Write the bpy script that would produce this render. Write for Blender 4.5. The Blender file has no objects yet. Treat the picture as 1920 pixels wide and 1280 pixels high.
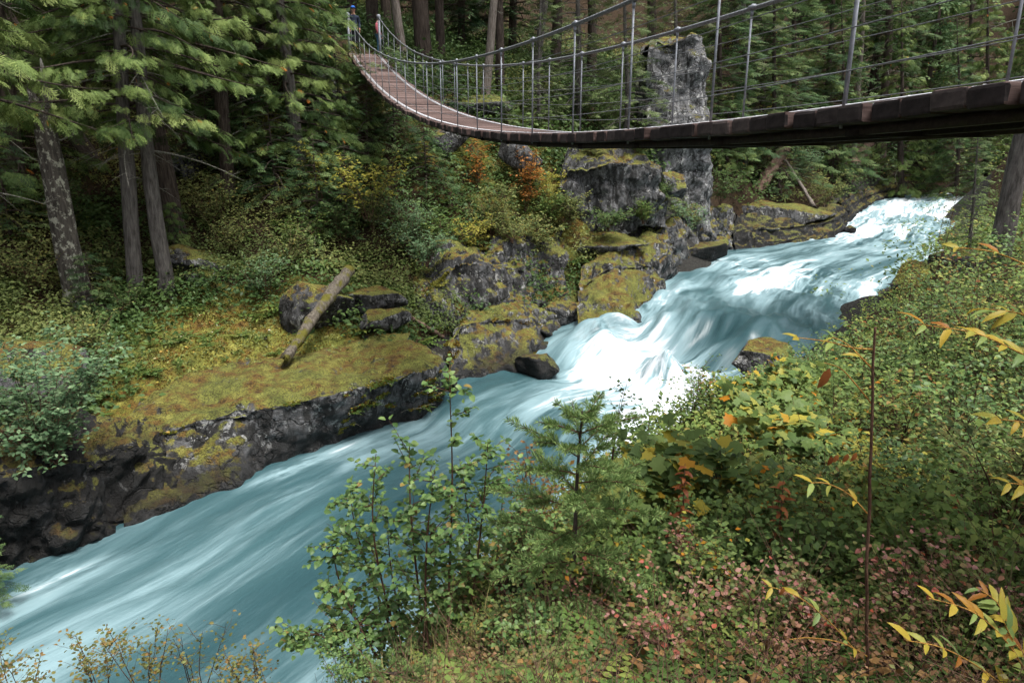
import bpy, bmesh, math, random
import numpy as np
from mathutils import Vector, Matrix

# ------------------------------------------------------------------ camera, sky, sun, exposure
SC = bpy.context.scene
COL = SC.collection
EYE = 7.0                       # eye height above the lower pool (world z = 0)
FPX = 1280.0                    # focal length in photo pixels (24 mm on 36 mm)
PITCH = 0.27143
cam_d = bpy.data.cameras.new('camera'); cam_d.lens = 24.0; cam_d.sensor_width = 36.0
cam_d.clip_start = 0.05; cam_d.clip_end = 1000.0
cam = bpy.data.objects.new('camera', cam_d); COL.objects.link(cam)
cam.location = (0, 0, EYE); cam.rotation_euler = (math.pi/2 - PITCH, 0, 0)
SC.camera = cam

SUN_EL, SUN_AZ = math.radians(72), math.radians(125)   # azimuth measured from +Y towards +X
W = bpy.data.worlds.new('World'); SC.world = W; W.use_nodes = True
wn = W.node_tree.nodes; wl = W.node_tree.links
for n in list(wn): wn.remove(n)
wo = wn.new('ShaderNodeOutputWorld'); bg = wn.new('ShaderNodeBackground')
sky = wn.new('ShaderNodeTexSky'); sky.sky_type = 'NISHITA'; sky.sun_disc = False
sky.sun_elevation = SUN_EL; sky.sun_rotation = SUN_AZ; sky.air_density = 1.0; sky.dust_density = 3.0
hsv = wn.new('ShaderNodeHueSaturation'); hsv.inputs['Saturation'].default_value = 0.30
wl.new(sky.outputs[0], hsv.inputs['Color']); wl.new(hsv.outputs[0], bg.inputs[0]); wl.new(bg.outputs[0], wo.inputs[0])
bg.inputs[1].default_value = 0.058
sd = bpy.data.lights.new('sun', 'SUN'); sd.energy = 1.5; sd.angle = math.radians(24); sd.color = (1.0, 0.985, 0.96)
sun = bpy.data.objects.new('sun', sd); COL.objects.link(sun)
dirv = Vector((math.sin(SUN_AZ)*math.cos(SUN_EL), math.cos(SUN_AZ)*math.cos(SUN_EL), math.sin(SUN_EL)))
sun.rotation_euler = dirv.to_track_quat('Z', 'Y').to_euler()
sun.location = dirv*60
SC.view_settings.view_transform = 'Standard'; SC.view_settings.look = 'None'
SC.view_settings.gamma = 1.0; SC.view_settings.use_curve_mapping = False
SC.view_settings.exposure = 2.02
SC.render.engine = 'CYCLES'
cy = SC.cycles
cy.max_bounces = 5; cy.diffuse_bounces = 3; cy.glossy_bounces = 2; cy.transmission_bounces = 3
cy.transparent_max_bounces = 4; cy.caustics_reflective = False; cy.caustics_refractive = False
cy.use_denoising = True; cy.use_adaptive_sampling = True; cy.adaptive_threshold = 0.03
cy.sample_clamp_indirect = 4.0

# ------------------------------------------------------------------ helpers
R = np.random.RandomState
cp, sp_ = math.cos(PITCH), math.sin(PITCH)
def ray(px, py):
    a, b = (px-960)/FPX, -(py-640)/FPX
    return np.array([a, cp + b*sp_, -sp_ + b*cp])
def PZ(px, py, z):              # point of the line of sight at world height z
    r = ray(px, py); t = (z-EYE)/r[2]; return np.array([r[0]*t, r[1]*t, z])
def PY(px, py, Y):              # point of the line of sight at forward distance Y
    r = ray(px, py); t = Y/r[1]; return np.array([r[0]*t, Y, EYE + r[2]*t])

def hash3(ix, iy, iz, s):
    h = (ix*374761393 + iy*668265263 + iz*2147483647 + s*974634777) & 0xffffffff
    h = ((h ^ (h >> 13))*1274126177) & 0xffffffff
    return ((h ^ (h >> 16)) & 0xffff)/65535.0
def vnoise(p, s=0):
    p = np.asarray(p, float); i = np.floor(p).astype(np.int64); f = p-i; f = f*f*(3-2*f)
    out = 0
    for dx in (0, 1):
        for dy in (0, 1):
            for dz in (0, 1):
                w = (f[..., 0] if dx else 1-f[..., 0])*(f[..., 1] if dy else 1-f[..., 1])*(f[..., 2] if dz else 1-f[..., 2])
                out = out + w*hash3(i[..., 0]+dx, i[..., 1]+dy, i[..., 2]+dz, s)
    return out*2-1
def fbm(p, o=4, s=0):
    a, r = 1.0, 0.0
    for k in range(o):
        r = r + a*vnoise(np.asarray(p)*2.0**k + 17.3*k, s+k); a *= 0.5
    return r
def smooth(x, a, b):
    t = np.clip((x-a)/(b-a), 0, 1); return t*t*(3-2*t)

def mesh(name, v, f, mat=None, rnd=None, shade=False, uv=None):
    """v (N,3); f (M,k) array or list of such arrays; rnd = per-vertex float attribute"""
    me = bpy.data.meshes.new(name)
    fs = f if isinstance(f, list) else [f]
    fs = [np.asarray(a, np.int32) for a in fs if len(a)]
    v = np.ascontiguousarray(v, np.float32)
    me.vertices.add(len(v)); me.vertices.foreach_set('co', v.ravel())
    nl = sum(a.size for a in fs); npoly = sum(len(a) for a in fs)
    me.loops.add(nl); me.loops.foreach_set('vertex_index', np.concatenate([a.ravel() for a in fs]))
    me.polygons.add(npoly)
    st = []; o = 0
    for a in fs:
        st.append(o + np.arange(len(a))*a.shape[1]); o += a.size
    me.polygons.foreach_set('loop_start', np.concatenate(st).astype(np.int32))
    if rnd is not None:
        at = me.attributes.new('rnd', 'FLOAT', 'POINT'); at.data.foreach_set('value', np.ascontiguousarray(rnd, np.float32))
    if uv is not None:
        ul = me.uv_layers.new(name='UVMap'); li = np.concatenate([a.ravel() for a in fs])
        ul.data.foreach_set('uv', np.ascontiguousarray(np.asarray(uv, np.float32)[li]).ravel())
    me.update(calc_edges=True)
    if shade: me.polygons.foreach_set('use_smooth', np.ones(npoly, bool))
    if mat is not None: me.materials.append(mat)
    return me
def obj(name, me, parent=None, loc=None):
    o = bpy.data.objects.new(name, me); COL.objects.link(o)
    if parent is not None: o.parent = parent
    if loc is not None: o.location = [float(c) for c in loc]
    return o
def tag(o, label=None, cat=None, group=None, kind=None):
    if label: o['label'] = label
    if cat: o['category'] = cat
    if group: o['group'] = group
    if kind: o['kind'] = kind
    return o
def thing(name, label, cat, loc=(0, 0, 0), rz=0.0, group=None):
    o = obj(name, None, None, loc); o.rotation_euler = (0, 0, rz); o.empty_display_size = 0.2
    return tag(o, label, cat, group)
def copy_tree(o, parent=None):
    c = o.copy(); COL.objects.link(c); c.parent = parent
    for ch in o.children: copy_tree(ch, c)
    return c

class Geo:                      # collects vertices / quads / tris / rnd
    def __init__(s): s.v = []; s.q = []; s.t = []; s.r = []; s.n = 0
    def add(s, v, q=None, t=None, r=0.0):
        v = np.asarray(v, float).reshape(-1, 3)
        s.v.append(v); s.r.append(np.broadcast_to(np.asarray(r, float), (len(v),)))
        if q is not None and len(q): s.q.append(np.asarray(q, np.int64)+s.n)
        if t is not None and len(t): s.t.append(np.asarray(t, np.int64)+s.n)
        s.n += len(v)
    def tube(s, pts, rad, n=6, r=0.0, cap=True):
        pts = np.asarray(pts, float); m = len(pts); rad = np.broadcast_to(np.asarray(rad, float), (m,))
        T = np.gradient(pts, axis=0); T /= np.linalg.norm(T, axis=1)[:, None]+1e-12
        up = np.array([0, 0, 1.0]) if abs(T[:, 2]).mean() < .8 else np.array([1.0, 0, 0])
        A = np.cross(T, up); A /= np.linalg.norm(A, axis=1)[:, None]+1e-12
        B = np.cross(T, A)
        a = np.linspace(0, 2*np.pi, n, endpoint=False)
        ring = pts[:, None]+rad[:, None, None]*(np.cos(a)[None, :, None]*A[:, None]+np.sin(a)[None, :, None]*B[:, None])
        i = np.arange(m-1)[:, None]*n; j = np.arange(n)[None]; k = (j+1) % n
        q = np.stack([i+j, i+k, i+n+k, i+n+j], -1).reshape(-1, 4)
        v = ring.reshape(-1, 3); t = None
        if cap:
            v = np.vstack([v, pts[:1], pts[-1:]]); j = np.arange(n); k = (j+1) % n
            t = np.vstack([np.stack([k, j, np.full(n, m*n)], 1), np.stack([(m-1)*n+j, (m-1)*n+k, np.full(n, m*n+1)], 1)])
        s.add(v, q, t, r)
    def box(s, c, h, M=None, r=0.0):
        v = np.array([[x, y, z] for x in (-1, 1) for y in (-1, 1) for z in (-1, 1)], float)*np.asarray(h)
        if M is not None: v = v @ np.asarray(M).T
        s.add(v+np.asarray(c), [[0, 1, 3, 2], [4, 6, 7, 5], [0, 4, 5, 1], [2, 3, 7, 6], [0, 2, 6, 4], [1, 5, 7, 3]], None, r)
    def inst(s, bv, bq, bt, X, pos, r):
        """stamp a base shape with frames X (N,3,3: rows are images of axes) and positions"""
        N = len(pos)
        if N == 0: return
        bv = np.asarray(bv, float); v = np.einsum('vk,nkj->nvj', bv, X)+pos[:, None]
        off = (np.arange(N)*len(bv))[:, None, None]
        q = (np.asarray(bq)[None]+off).reshape(-1, 4) if bq is not None and len(bq) else None
        t = (np.asarray(bt)[None]+off).reshape(-1, 3) if bt is not None and len(bt) else None
        s.add(v.reshape(-1, 3), q, t, np.repeat(np.asarray(r), len(bv)))
    def make(s, name, mat, shade=False, rnd=True):
        fs = ([np.vstack(s.q)] if s.q else [])+([np.vstack(s.t)] if s.t else [])
        return mesh(name, np.vstack(s.v), fs, mat, np.concatenate(s.r) if rnd else None, shade)

def frames(d, up, rs=None, roll=0.0):
    """rows: x = d, y = side, z = normal"""
    d = d/np.linalg.norm(d, axis=1)[:, None]
    y = np.cross(up, d); y /= np.linalg.norm(y, axis=1)[:, None]+1e-9
    z = np.cross(d, y)
    if rs is not None and roll:
        a = rs.normal(0, roll, len(d))[:, None]; y, z = y*np.cos(a)+z*np.sin(a), z*np.cos(a)-y*np.sin(a)
    return np.stack([d, y, z], 1)
def crom(P, n):
    P = np.asarray(P, float); m = len(P); t = np.linspace(0, m-1, n); i = np.clip(t.astype(int), 0, m-2); f = (t-i)[:, None]
    g = lambda k: P[np.clip(k, 0, m-1)]
    a, b, c, d = g(i-1), g(i), g(i+1), g(i+2)
    return .5*(2*b+(c-a)*f+(2*a-5*b+4*c-d)*f*f+(3*b-a-3*c+d)*f**3)

# ------------------------------------------------------------------ materials
class NT:
    def __init__(s, name):
        s.m = bpy.data.materials.new(name); s.m.use_nodes = True; s.t = s.m.node_tree
        for n in list(s.t.nodes): s.t.nodes.remove(n)
        s.out = s.n('ShaderNodeOutputMaterial')
    def n(s, kind, **kw):
        nd = s.t.nodes.new(kind)
        for k, v in kw.items():
            if k.startswith('i_'): s.put(nd, k[2:], v)
            else: setattr(nd, k, v)
        return nd
    def put(s, nd, key, v):
        key = int(key) if key.isdigit() else key.replace('_', ' ')
        if isinstance(v, bpy.types.NodeSocket): s.t.links.new(v, nd.inputs[key])
        else: nd.inputs[key].default_value = v
    def coord(s, scale=(1, 1, 1), which='Object'):
        tc = s.n('ShaderNodeTexCoord'); mp = s.n('ShaderNodeMapping'); mp.inputs['Scale'].default_value = scale
        s.t.links.new(tc.outputs[which], mp.inputs[0]); return mp.outputs[0]
    def noise(s, vec, scale, detail=4, rough=.55, dist=0.0):
        nd = s.n('ShaderNodeTexNoise'); s.t.links.new(vec, nd.inputs['Vector'])
        nd.inputs['Scale'].default_value = scale; nd.inputs['Detail'].default_value = detail
        nd.inputs['Roughness'].default_value = rough; nd.inputs['Distortion'].default_value = dist
        return nd.outputs['Fac']
    def ramp(s, fac, stops, interp='LINEAR'):
        nd = s.n('ShaderNodeValToRGB'); s.t.links.new(fac, nd.inputs[0]); cr = nd.color_ramp; cr.interpolation = interp
        while len(cr.elements) < len(stops): cr.elements.new(0.5)
        for e, (p, c) in zip(cr.elements, stops):
            e.position = p; e.color = (*c, 1) if len(c) == 3 else c
        return nd.outputs[0]
    def ss(s, x, a, b):
        nd = s.n('ShaderNodeMapRange', interpolation_type='SMOOTHSTEP', clamp=True)
        s.t.links.new(x, nd.inputs[0]); nd.inputs[1].default_value = a; nd.inputs[2].default_value = b; return nd.outputs[0]
    def math(s, op, a, b=0.0):
        nd = s.n('ShaderNodeMath', operation=op)
        for i, x in enumerate((a, b)):
            if isinstance(x, bpy.types.NodeSocket): s.t.links.new(x, nd.inputs[i])
            else: nd.inputs[i].default_value = x
        return nd.outputs[0]
    def mix(s, f, a, b):
        nd = s.n('ShaderNodeMix', data_type='RGBA')
        for i, x in ((0, f), (6, a), (7, b)):
            if isinstance(x, bpy.types.NodeSocket): s.t.links.new(x, nd.inputs[i])
            else: nd.inputs[i].default_value = x if i == 0 else (*x, 1)
        return nd.outputs[2]
    def bump(s, h, strength=.5, dist=.05, normal=None):
        nd = s.n('ShaderNodeBump'); s.t.links.new(h, nd.inputs['Height']); nd.inputs['Strength'].default_value = strength
        nd.inputs['Distance'].default_value = dist
        if normal is not None: s.t.links.new(normal, nd.inputs['Normal'])
        return nd.outputs[0]
    def finish(s, col, rough=.8, normal=None, spec=.3, trans=0.0, metal=0.0):
        b = s.n('ShaderNodeBsdfPrincipled')
        s.put(b, 'Base_Color', col if isinstance(col, bpy.types.NodeSocket) else (*col, 1)); s.put(b, 'Roughness', rough)
        s.put(b, 'Specular_IOR_Level', spec); s.put(b, 'Metallic', metal)
        if normal is not None: s.put(b, 'Normal', normal)
        sh = b.outputs[0]
        if trans:
            tr = s.n('ShaderNodeBsdfTranslucent')
            if isinstance(col, bpy.types.NodeSocket): s.t.links.new(col, tr.inputs[0])
            else: tr.inputs[0].default_value = (*col, 1)
            mx = s.n('ShaderNodeMixShader'); mx.inputs[0].default_value = trans
            s.t.links.new(sh, mx.inputs[1]); s.t.links.new(tr.outputs[0], mx.inputs[2]); sh = mx.outputs[0]
        s.t.links.new(sh, s.out.inputs[0]); return s.m

def leaf_mat(name, stops, trans=.34, rough=.6, own=False, spec=.18):
    t = NT(name)
    if own: f = t.n('ShaderNodeObjectInfo').outputs['Random']
    else: f = t.n('ShaderNodeAttribute', attribute_name='rnd').outputs['Fac']
    c = t.ramp(f, stops)
    n = t.noise(t.coord(which='Object'), 30, 2)
    hs = t.n('ShaderNodeHueSaturation', i_Hue=.508, i_Saturation=1.06, i_Value=1.14, i_Color=c); c = hs.outputs[0]
    c = t.mix(t.math('MULTIPLY', t.ss(n, .5, .75), .35), c, (0.06, 0.045, 0.02))
    return t.finish(c, rough, None, spec, trans)
def bark_mat(name, a, b, lichen=None, amt=.6, ls=9, moss=None):
    t = NT(name); v = t.coord((1, 1, .16)); n = t.noise(v, 14, 5, .65)
    c = t.ramp(n, [(.3, a), (.68, b)])
    hgt = n
    if lichen:
        w = t.coord((1, 1, .8)); l = t.noise(w, ls, 5, .7)
        c = t.mix(t.ss(l, amt-.02, amt+.06), c, lichen)
    if moss:
        w2 = t.noise(t.coord(), 2.2, 4); c = t.mix(t.ss(w2, .5, .62), c, moss)
    return t.finish(c, .95, t.bump(hgt, 1.0, .09), .1)
# ------------------------------------------------------------------ ground, rock and water materials
def moss_col(t, v):
    a = t.noise(v, 3.1, 5, .6); b = t.noise(v, 26, 3, .6); g = t.noise(v, .8, 3)
    c = t.ramp(a, [(.30, (.045, .026, .010)), (.42, (.16, .095, .024)), (.52, (.15, .135, .026)), (.66, (.25, .235, .055))])
    c = t.mix(t.ss(g, .44, .6), c, t.ramp(a, [(.3, (.06, .072, .016)), (.65, (.20, .205, .045))]))
    return t.mix(t.math('MULTIPLY', t.ss(b, .46, .62), .75), c, (.035, .026, .012)), b
def make_ground():
    t = NT('forest_floor'); v = t.coord(which='Object')
    mc, mb = moss_col(t, v)
    n1 = t.noise(v, 1.3, 5, .65); n2 = t.noise(v, 12, 5, .7)
    duff = t.ramp(n2, [(.3, (.012, .009, .006)), (.5, (.035, .023, .014)), (.72, (.08, .05, .028))])
    mo = t.n('ShaderNodeAttribute', attribute_name='rnd').outputs['Fac']
    k = t.ss(t.math('ADD', mo, t.math('SUBTRACT', n1, .5)), .38, .58)
    c = t.mix(k, duff, mc)
    geo = t.n('ShaderNodeNewGeometry'); sx = t.n('ShaderNodeSeparateXYZ'); t.t.links.new(geo.outputs['Normal'], sx.inputs[0])
    st = t.ss(t.math('ADD', sx.outputs[2], t.math('MULTIPLY', t.math('SUBTRACT', n1, .5), .6)), .42, .34)
    rk = t.ramp(n2, [(.35, (.05, .05, .05)), (.6, (.16, .16, .155)), (.75, (.26, .26, .25))])
    c = t.mix(st, c, rk)
    sh = t.ss(mo, -.2, -1.0); c = t.mix(sh, c, t.ramp(n2, [(.35, (.012, .011, .010)), (.6, (.045, .043, .038)), (.75, (.12, .115, .105))]))
    h = t.math('ADD', t.math('MULTIPLY', n2, .7), t.math('MULTIPLY', mb, .5))
    return t.finish(c, .95, t.bump(h, .8, .08), .1)
def make_rock(name, moss=.5, lichen=.62, tone=1.0, moss_up=.45, black=.5):
    t = NT(name); v = t.coord(which='Object')
    geo = t.n('ShaderNodeNewGeometry'); sx = t.n('ShaderNodeSeparateXYZ'); t.t.links.new(geo.outputs['Normal'], sx.inputs[0])
    tcp = t.n('ShaderNodeSeparateXYZ'); t.t.links.new(geo.outputs['Position'], tcp.inputs[0])
    n1 = t.noise(v, 1.4, 6, .62, .3); n2 = t.noise(v, 7.5, 6, .7); n3 = t.noise(v, 30, 4, .7); n4 = t.noise(v, 2.7, 5, .7, .6)
    T = lambda c: tuple(x*tone for x in c)
    c = t.ramp(n2, [(.3, T((.035, .034, .033))), (.48, T((.095, .093, .092))), (.68, T((.20, .20, .205)))])
    vs = t.coord((1, 1, .22)); streak = t.noise(vs, 3.2, 5, .65)
    c = t.mix(t.math('MULTIPLY', t.ss(streak, black-.02, black+.12), .85), c, (.018, .017, .015))  # black stain streaks, thickened to paint in shade on undercut faces too
    c = t.mix(t.math('MULTIPLY', t.ss(n4, lichen, lichen+.04), t.ss(n3, .36, .52)), c, T((.34, .335, .32)))
    nv = t.n('ShaderNodeTexNoise', i_Scale=1.6, i_Detail=4.0); t.t.links.new(v, nv.inputs['Vector'])
    wv = t.n('ShaderNodeMix', data_type='VECTOR', i_0=.42); t.t.links.new(v, wv.inputs[4]); sc_ = t.n('ShaderNodeVectorMath', operation='SCALE'); sc_.inputs['Scale'].default_value = 2.4; t.t.links.new(nv.outputs['Color'], sc_.inputs[0]); t.t.links.new(sc_.outputs[0], wv.inputs[5])
    vo = t.n('ShaderNodeTexVoronoi', feature='DISTANCE_TO_EDGE', i_Scale=1.5); t.t.links.new(wv.outputs[1], vo.inputs['Vector'])
    crack = t.ss(vo.outputs['Distance'], .045, .0); c = t.mix(t.math('MULTIPLY', crack, .8), c, (.012, .011, .010))
    mc, mb = moss_col(t, v)
    up = t.math('ADD', sx.outputs[2], t.math('MULTIPLY', t.math('SUBTRACT', n1, .5), 1.5))
    up = t.math('ADD', up, t.math('MULTIPLY', t.math('SUBTRACT', n2, .5), 1.3))
    mk = t.math('MULTIPLY', t.ss(up, moss_up, moss_up+.22), moss)
    c = t.mix(mk, c, mc)
    wet = t.ss(t.math('ADD', tcp.outputs[2], t.math('MULTIPLY', t.math('SUBTRACT', n1, .5), 1.2)), .75, .25)  # wet band by height, raised so its dark colour adds undercut shade
    wet = t.math('MULTIPLY', wet, .8)
    c = t.mix(wet, c, (.014, .013, .012))
    h = t.math('SUBTRACT', t.math('ADD', t.math('MULTIPLY', n2, 1.0), t.math('MULTIPLY', n3, .35)), t.math('MULTIPLY', crack, .5))
    rough = t.n('ShaderNodeMapRange'); t.t.links.new(wet, rough.inputs[0]); rough.inputs[3].default_value = .92; rough.inputs[4].default_value = .45
    return t.finish(c, rough.outputs[0], t.bump(h, .9, .09), .25)
M = {}
M['ground'] = make_ground()
M['rock_moss'] = make_rock('mossy_rock', 1.0, .57, 1.0, .56, .46)
M['rock_half'] = make_rock('lichen_rock', 1.0, .57, .8, .58, .44)
M['rock_grey'] = make_rock('grey_rock', 1.0, .60, 1.05, .58, .46)
M['rock_pale'] = make_rock('pale_pillar_rock', 1.0, .57, 1.45, .52, .52)
M['rock_wet'] = make_rock('wet_dark_rock', .75, .60, .32, .66, .38)

# ------------------------------------------------------------------ terrain: one sheet, thin plate through measured points
def shore_left():
    return [PZ(*a) for a in [(-700, 1420, 0), (-250, 1185, 0), (0, 1085, 0), (150, 1045, 0), (300, 985, 0), (500, 885, 0), (640, 835, 0),
            (780, 785, 0), (850, 720, 0.02), (930, 695, .05), (1020, 690, .12), (1085, 622, .45), (1200, 588, .95), (1255, 518, 1.1),
            (1340, 474, 1.35), (1450, 456, 1.55), (1560, 442, 1.8), (1600, 402, 2.4), (1640, 377, 2.9), (1690, 364, 3.2)]]
def shore_right():
    return [PZ(*a) for a in [(-100, 2300, 0), (300, 1900, 0), (560, 1600, 0), (700, 1380, 0), (780, 1250, 0), (900, 1090, 0), (1010, 990, 0),
            (1100, 920, 0), (1180, 860, 0.02), (1250, 810, .05), (1310, 775, .1), (1370, 735, .3), (1480, 668, .95), (1575, 600, 1.1),
            (1650, 545, 1.35), (1690, 505, 1.55), (1745, 455, 1.85), (1790, 412, 2.4), (1822, 385, 2.9), (1850, 368, 3.2)]]
SL, SR = np.array(shore_left()), np.array(shore_right())
C = []
for a, b in zip(SL, SR):
    d = (b-a); n = d/np.linalg.norm(d[:2])
    C += [a+[0, 0, -.45], b+[0, 0, -.10], (a+b)/2+[0, 0, -1.7], a*.8+b*.2+[0, 0, -1.3], a*.2+b*.8+[0, 0, -1.3]]
for px, py, Y in [(0, 950, 11), (0, 800, 12.8), (0, 600, 17), (0, 400, 21), (0, 200, 25), (0, 0, 30), (-300, 800, 12), (-300, 500, 18), (-300, 100, 26),
    (165, 900, 13), (165, 760, 15.3), (165, 600, 19.4), (165, 400, 24), (165, 200, 29), (165, 0, 35),
    (320, 850, 14), (320, 700, 16.8), (320, 560, 20.5), (320, 400, 25), (320, 200, 29.5), (320, 0, 34.5),
    (500, 830, 15.2), (500, 660, 18.3), (500, 560, 21), (450, 480, 23.5), (450, 300, 27.5), (450, 100, 31.5), (450, 0, 34),
    (640, 790, 16.5), (640, 665, 18.5), (640, 600, 20.5), (640, 500, 23), (640, 350, 26.5), (640, 215, 29.2), (645, 112, 31.2), (690, 108, 32.0), (720, 108, 32.2), (680, 104, 33.2),
    (760, 640, 21), (760, 540, 23.5), (760, 440, 25.6), (760, 330, 27.8), (760, 240, 30.2), (770, 170, 33.5), (800, 140, 37),
    (900, 640, 23.4), (880, 575, 24.6), (880, 530, 25.8), (900, 470, 27), (900, 400, 28.5), (900, 300, 31), (900, 225, 34), (900, 165, 40),
    (1060, 570, 28.3), (1060, 500, 29.6), (1080, 420, 31), (1070, 330, 33.5), (1050, 235, 37.5), (1060, 180, 43),
    (1200, 530, 31.6), (1200, 440, 33), (1220, 340, 36), (1200, 240, 41), (1200, 180, 48),
    (1340, 430, 41.5), (1330, 330, 43), (1340, 240, 48), (1430, 425, 44.5), (1420, 355, 49), (1450, 300, 53), (1450, 150, 62), (1450, 0, 74),
    (1560, 415, 47), (1590, 340, 59), (1600, 280, 64), (1600, 100, 78), (1600, 0, 88), (1700, 345, 68), (1700, 280, 73), (1750, 100, 88), (1900, 340, 74), (1900, 250, 80), (1900, 0, 98),
    # right bank
    (850, 1290, 4.3), (905, 1050, 6), (1000, 960, 8), (1200, 830, 11.3), (1300, 770, 14.5), (1380, 712, 18.2),
    (960, 1280, 3.4), (1100, 1100, 5), (1250, 950, 7.2), (1400, 1000, 5.5), (1400, 850, 9), (1400, 760, 13), (1500, 690, 17), (1700, 700, 12), (1700, 600, 17), (1700, 525, 24),
    (1900, 500, 20), (1900, 700, 8.5), (1900, 1000, 3.8), (1900, 1270, 2.6), (1400, 1270, 3.0), (1640, 1000, 4.6), (1800, 470, 28), (1850, 420, 40), (1880, 385, 60), (2300, 500, 20), (2300, 800, 6),
    (400, 1420, 4.6), (600, 1400, 4.4), (100, 1500, 4.6)]:
    C.append(PY(px, py, Y))
C += [np.array(p, float) for p in [(0, 0, 5.3), (2, -1, 5.6), (-2, 1.2, 4.3), (-4, 1.5, 3.0), (3, 1, 5.4), (8, 0, 6.4), (-1.2, 2.2, 4.3), (-8, 0, 3.0), (20, 5, 8), (30, 20, 10), (40, 50, 16),
    (-7, 40, 12.2), (0, 45, 11.5), (-8, 60, 16), (4, 60, 15), (12, 60, 13.5), (-10, 90, 34), (10, 90, 30), (30, 110, 30), (70, 110, 34), (0, 140, 60), (60, 170, 62), (110, 140, 60), (-60, 100, 60), (-40, 60, 34), (-35, 35, 20), (-50, 20, 20), (90, 60, 24), (-110, 60, 60)]]
C = np.array(C)
RS2 = 30.0
def _rbf_fit(C):
    A = C[:, :2]/RS2; n = len(A)
    K = np.linalg.norm(A[:, None]-A[None], axis=2)
    K = np.block([[K-np.eye(n)*.004, np.ones((n, 1))], [np.ones((1, n)), np.zeros((1, 1))]])
    return np.linalg.solve(K, np.append(C[:, 2], 0))
_w = _rbf_fit(C)
def base_z(x, y):
    q = np.stack([np.ravel(x), np.ravel(y)], 1)/RS2; out = np.empty(len(q))
    for i in range(0, len(q), 20000):
        d = np.linalg.norm(q[i:i+20000, None]-C[None, :, :2]/RS2, axis=2); out[i:i+20000] = d @ _w[:-1]+_w[-1]
    return out.reshape(np.shape(x))
def ground_z(x, y):
    x = np.asarray(x, float); y = np.asarray(y, float); z = base_z(x, y)
    d = np.hypot(x, y); amp = .10+.20*smooth(d, 5, 26)
    P = np.stack([x, y, z*.6], -1)
    land = smooth(z, -.3, .6)
    return z+amp*land*(fbm(P*.55, 4, 3)+.35*fbm(P*2.1, 3, 9))
def gpt(x, y): return np.array([x, y, float(ground_z(np.array([x]), np.array([y]))[0])])
def plan(px, Y, dz=0.0):        # ground point seen at image column px, forward distance Y
    x = (px-960)/FPX*Y
    for _ in range(4):
        z = float(ground_z(np.array([x]), np.array([Y]))[0]); x = (px-960)/FPX*(Y*cp-(z-EYE)*sp_)
    return np.array([x, Y, z+dz])

rr = np.concatenate([np.exp(np.linspace(math.log(.5), math.log(40), 235)), np.exp(np.linspace(math.log(40.4), math.log(260), 60))])
aa = np.radians(np.linspace(-80, 80, 300))
A_, R_ = np.meshgrid(aa, rr)
gx, gy = R_*np.sin(A_), R_*np.cos(A_)
gz = ground_z(gx, gy)
pxg = 960+FPX*gx/np.maximum(gy*cp-(gz-EYE)*sp_, .1)
mossy = .25+.55*np.exp(-(((gx+7.5)/4.5)**2+((gy-18)/4.0)**2))+.2*np.exp(-(((gx-6)/10)**2+((gy-33)/9)**2))+.22*np.exp(-(((gx+2)/5)**2+((gy-33)/5)**2))
_q = np.stack([gx.ravel(), gy.ravel()], 1); _dl = np.full(len(_q), 9.0); _m = (gz.ravel() < 5.5) & (gy.ravel() > 6) & (gy.ravel() < 80)
_sh = np.vstack([crom(SL, 140)[:, :2], crom(SR, 140)[45:, :2]]); _dl[_m] = np.concatenate([np.linalg.norm(a[:, None]-_sh[None], axis=2).min(1) for a in np.array_split(_q[_m], 12)])
mossy = np.where((_dl < 1.7).reshape(gx.shape), -2.0, mossy)
nA, nR = len(aa), len(rr)
ii = (np.arange(nR-1)[:, None]*nA+np.arange(nA-1)[None]).ravel()
gq = np.stack([ii, ii+1, ii+nA+1, ii+nA], 1)
ground = obj('ground', mesh('ground', np.stack([gx, gy, gz], -1).reshape(-1, 3), gq, M['ground'], mossy.ravel(), True))
tag(ground, kind='structure')

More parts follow.
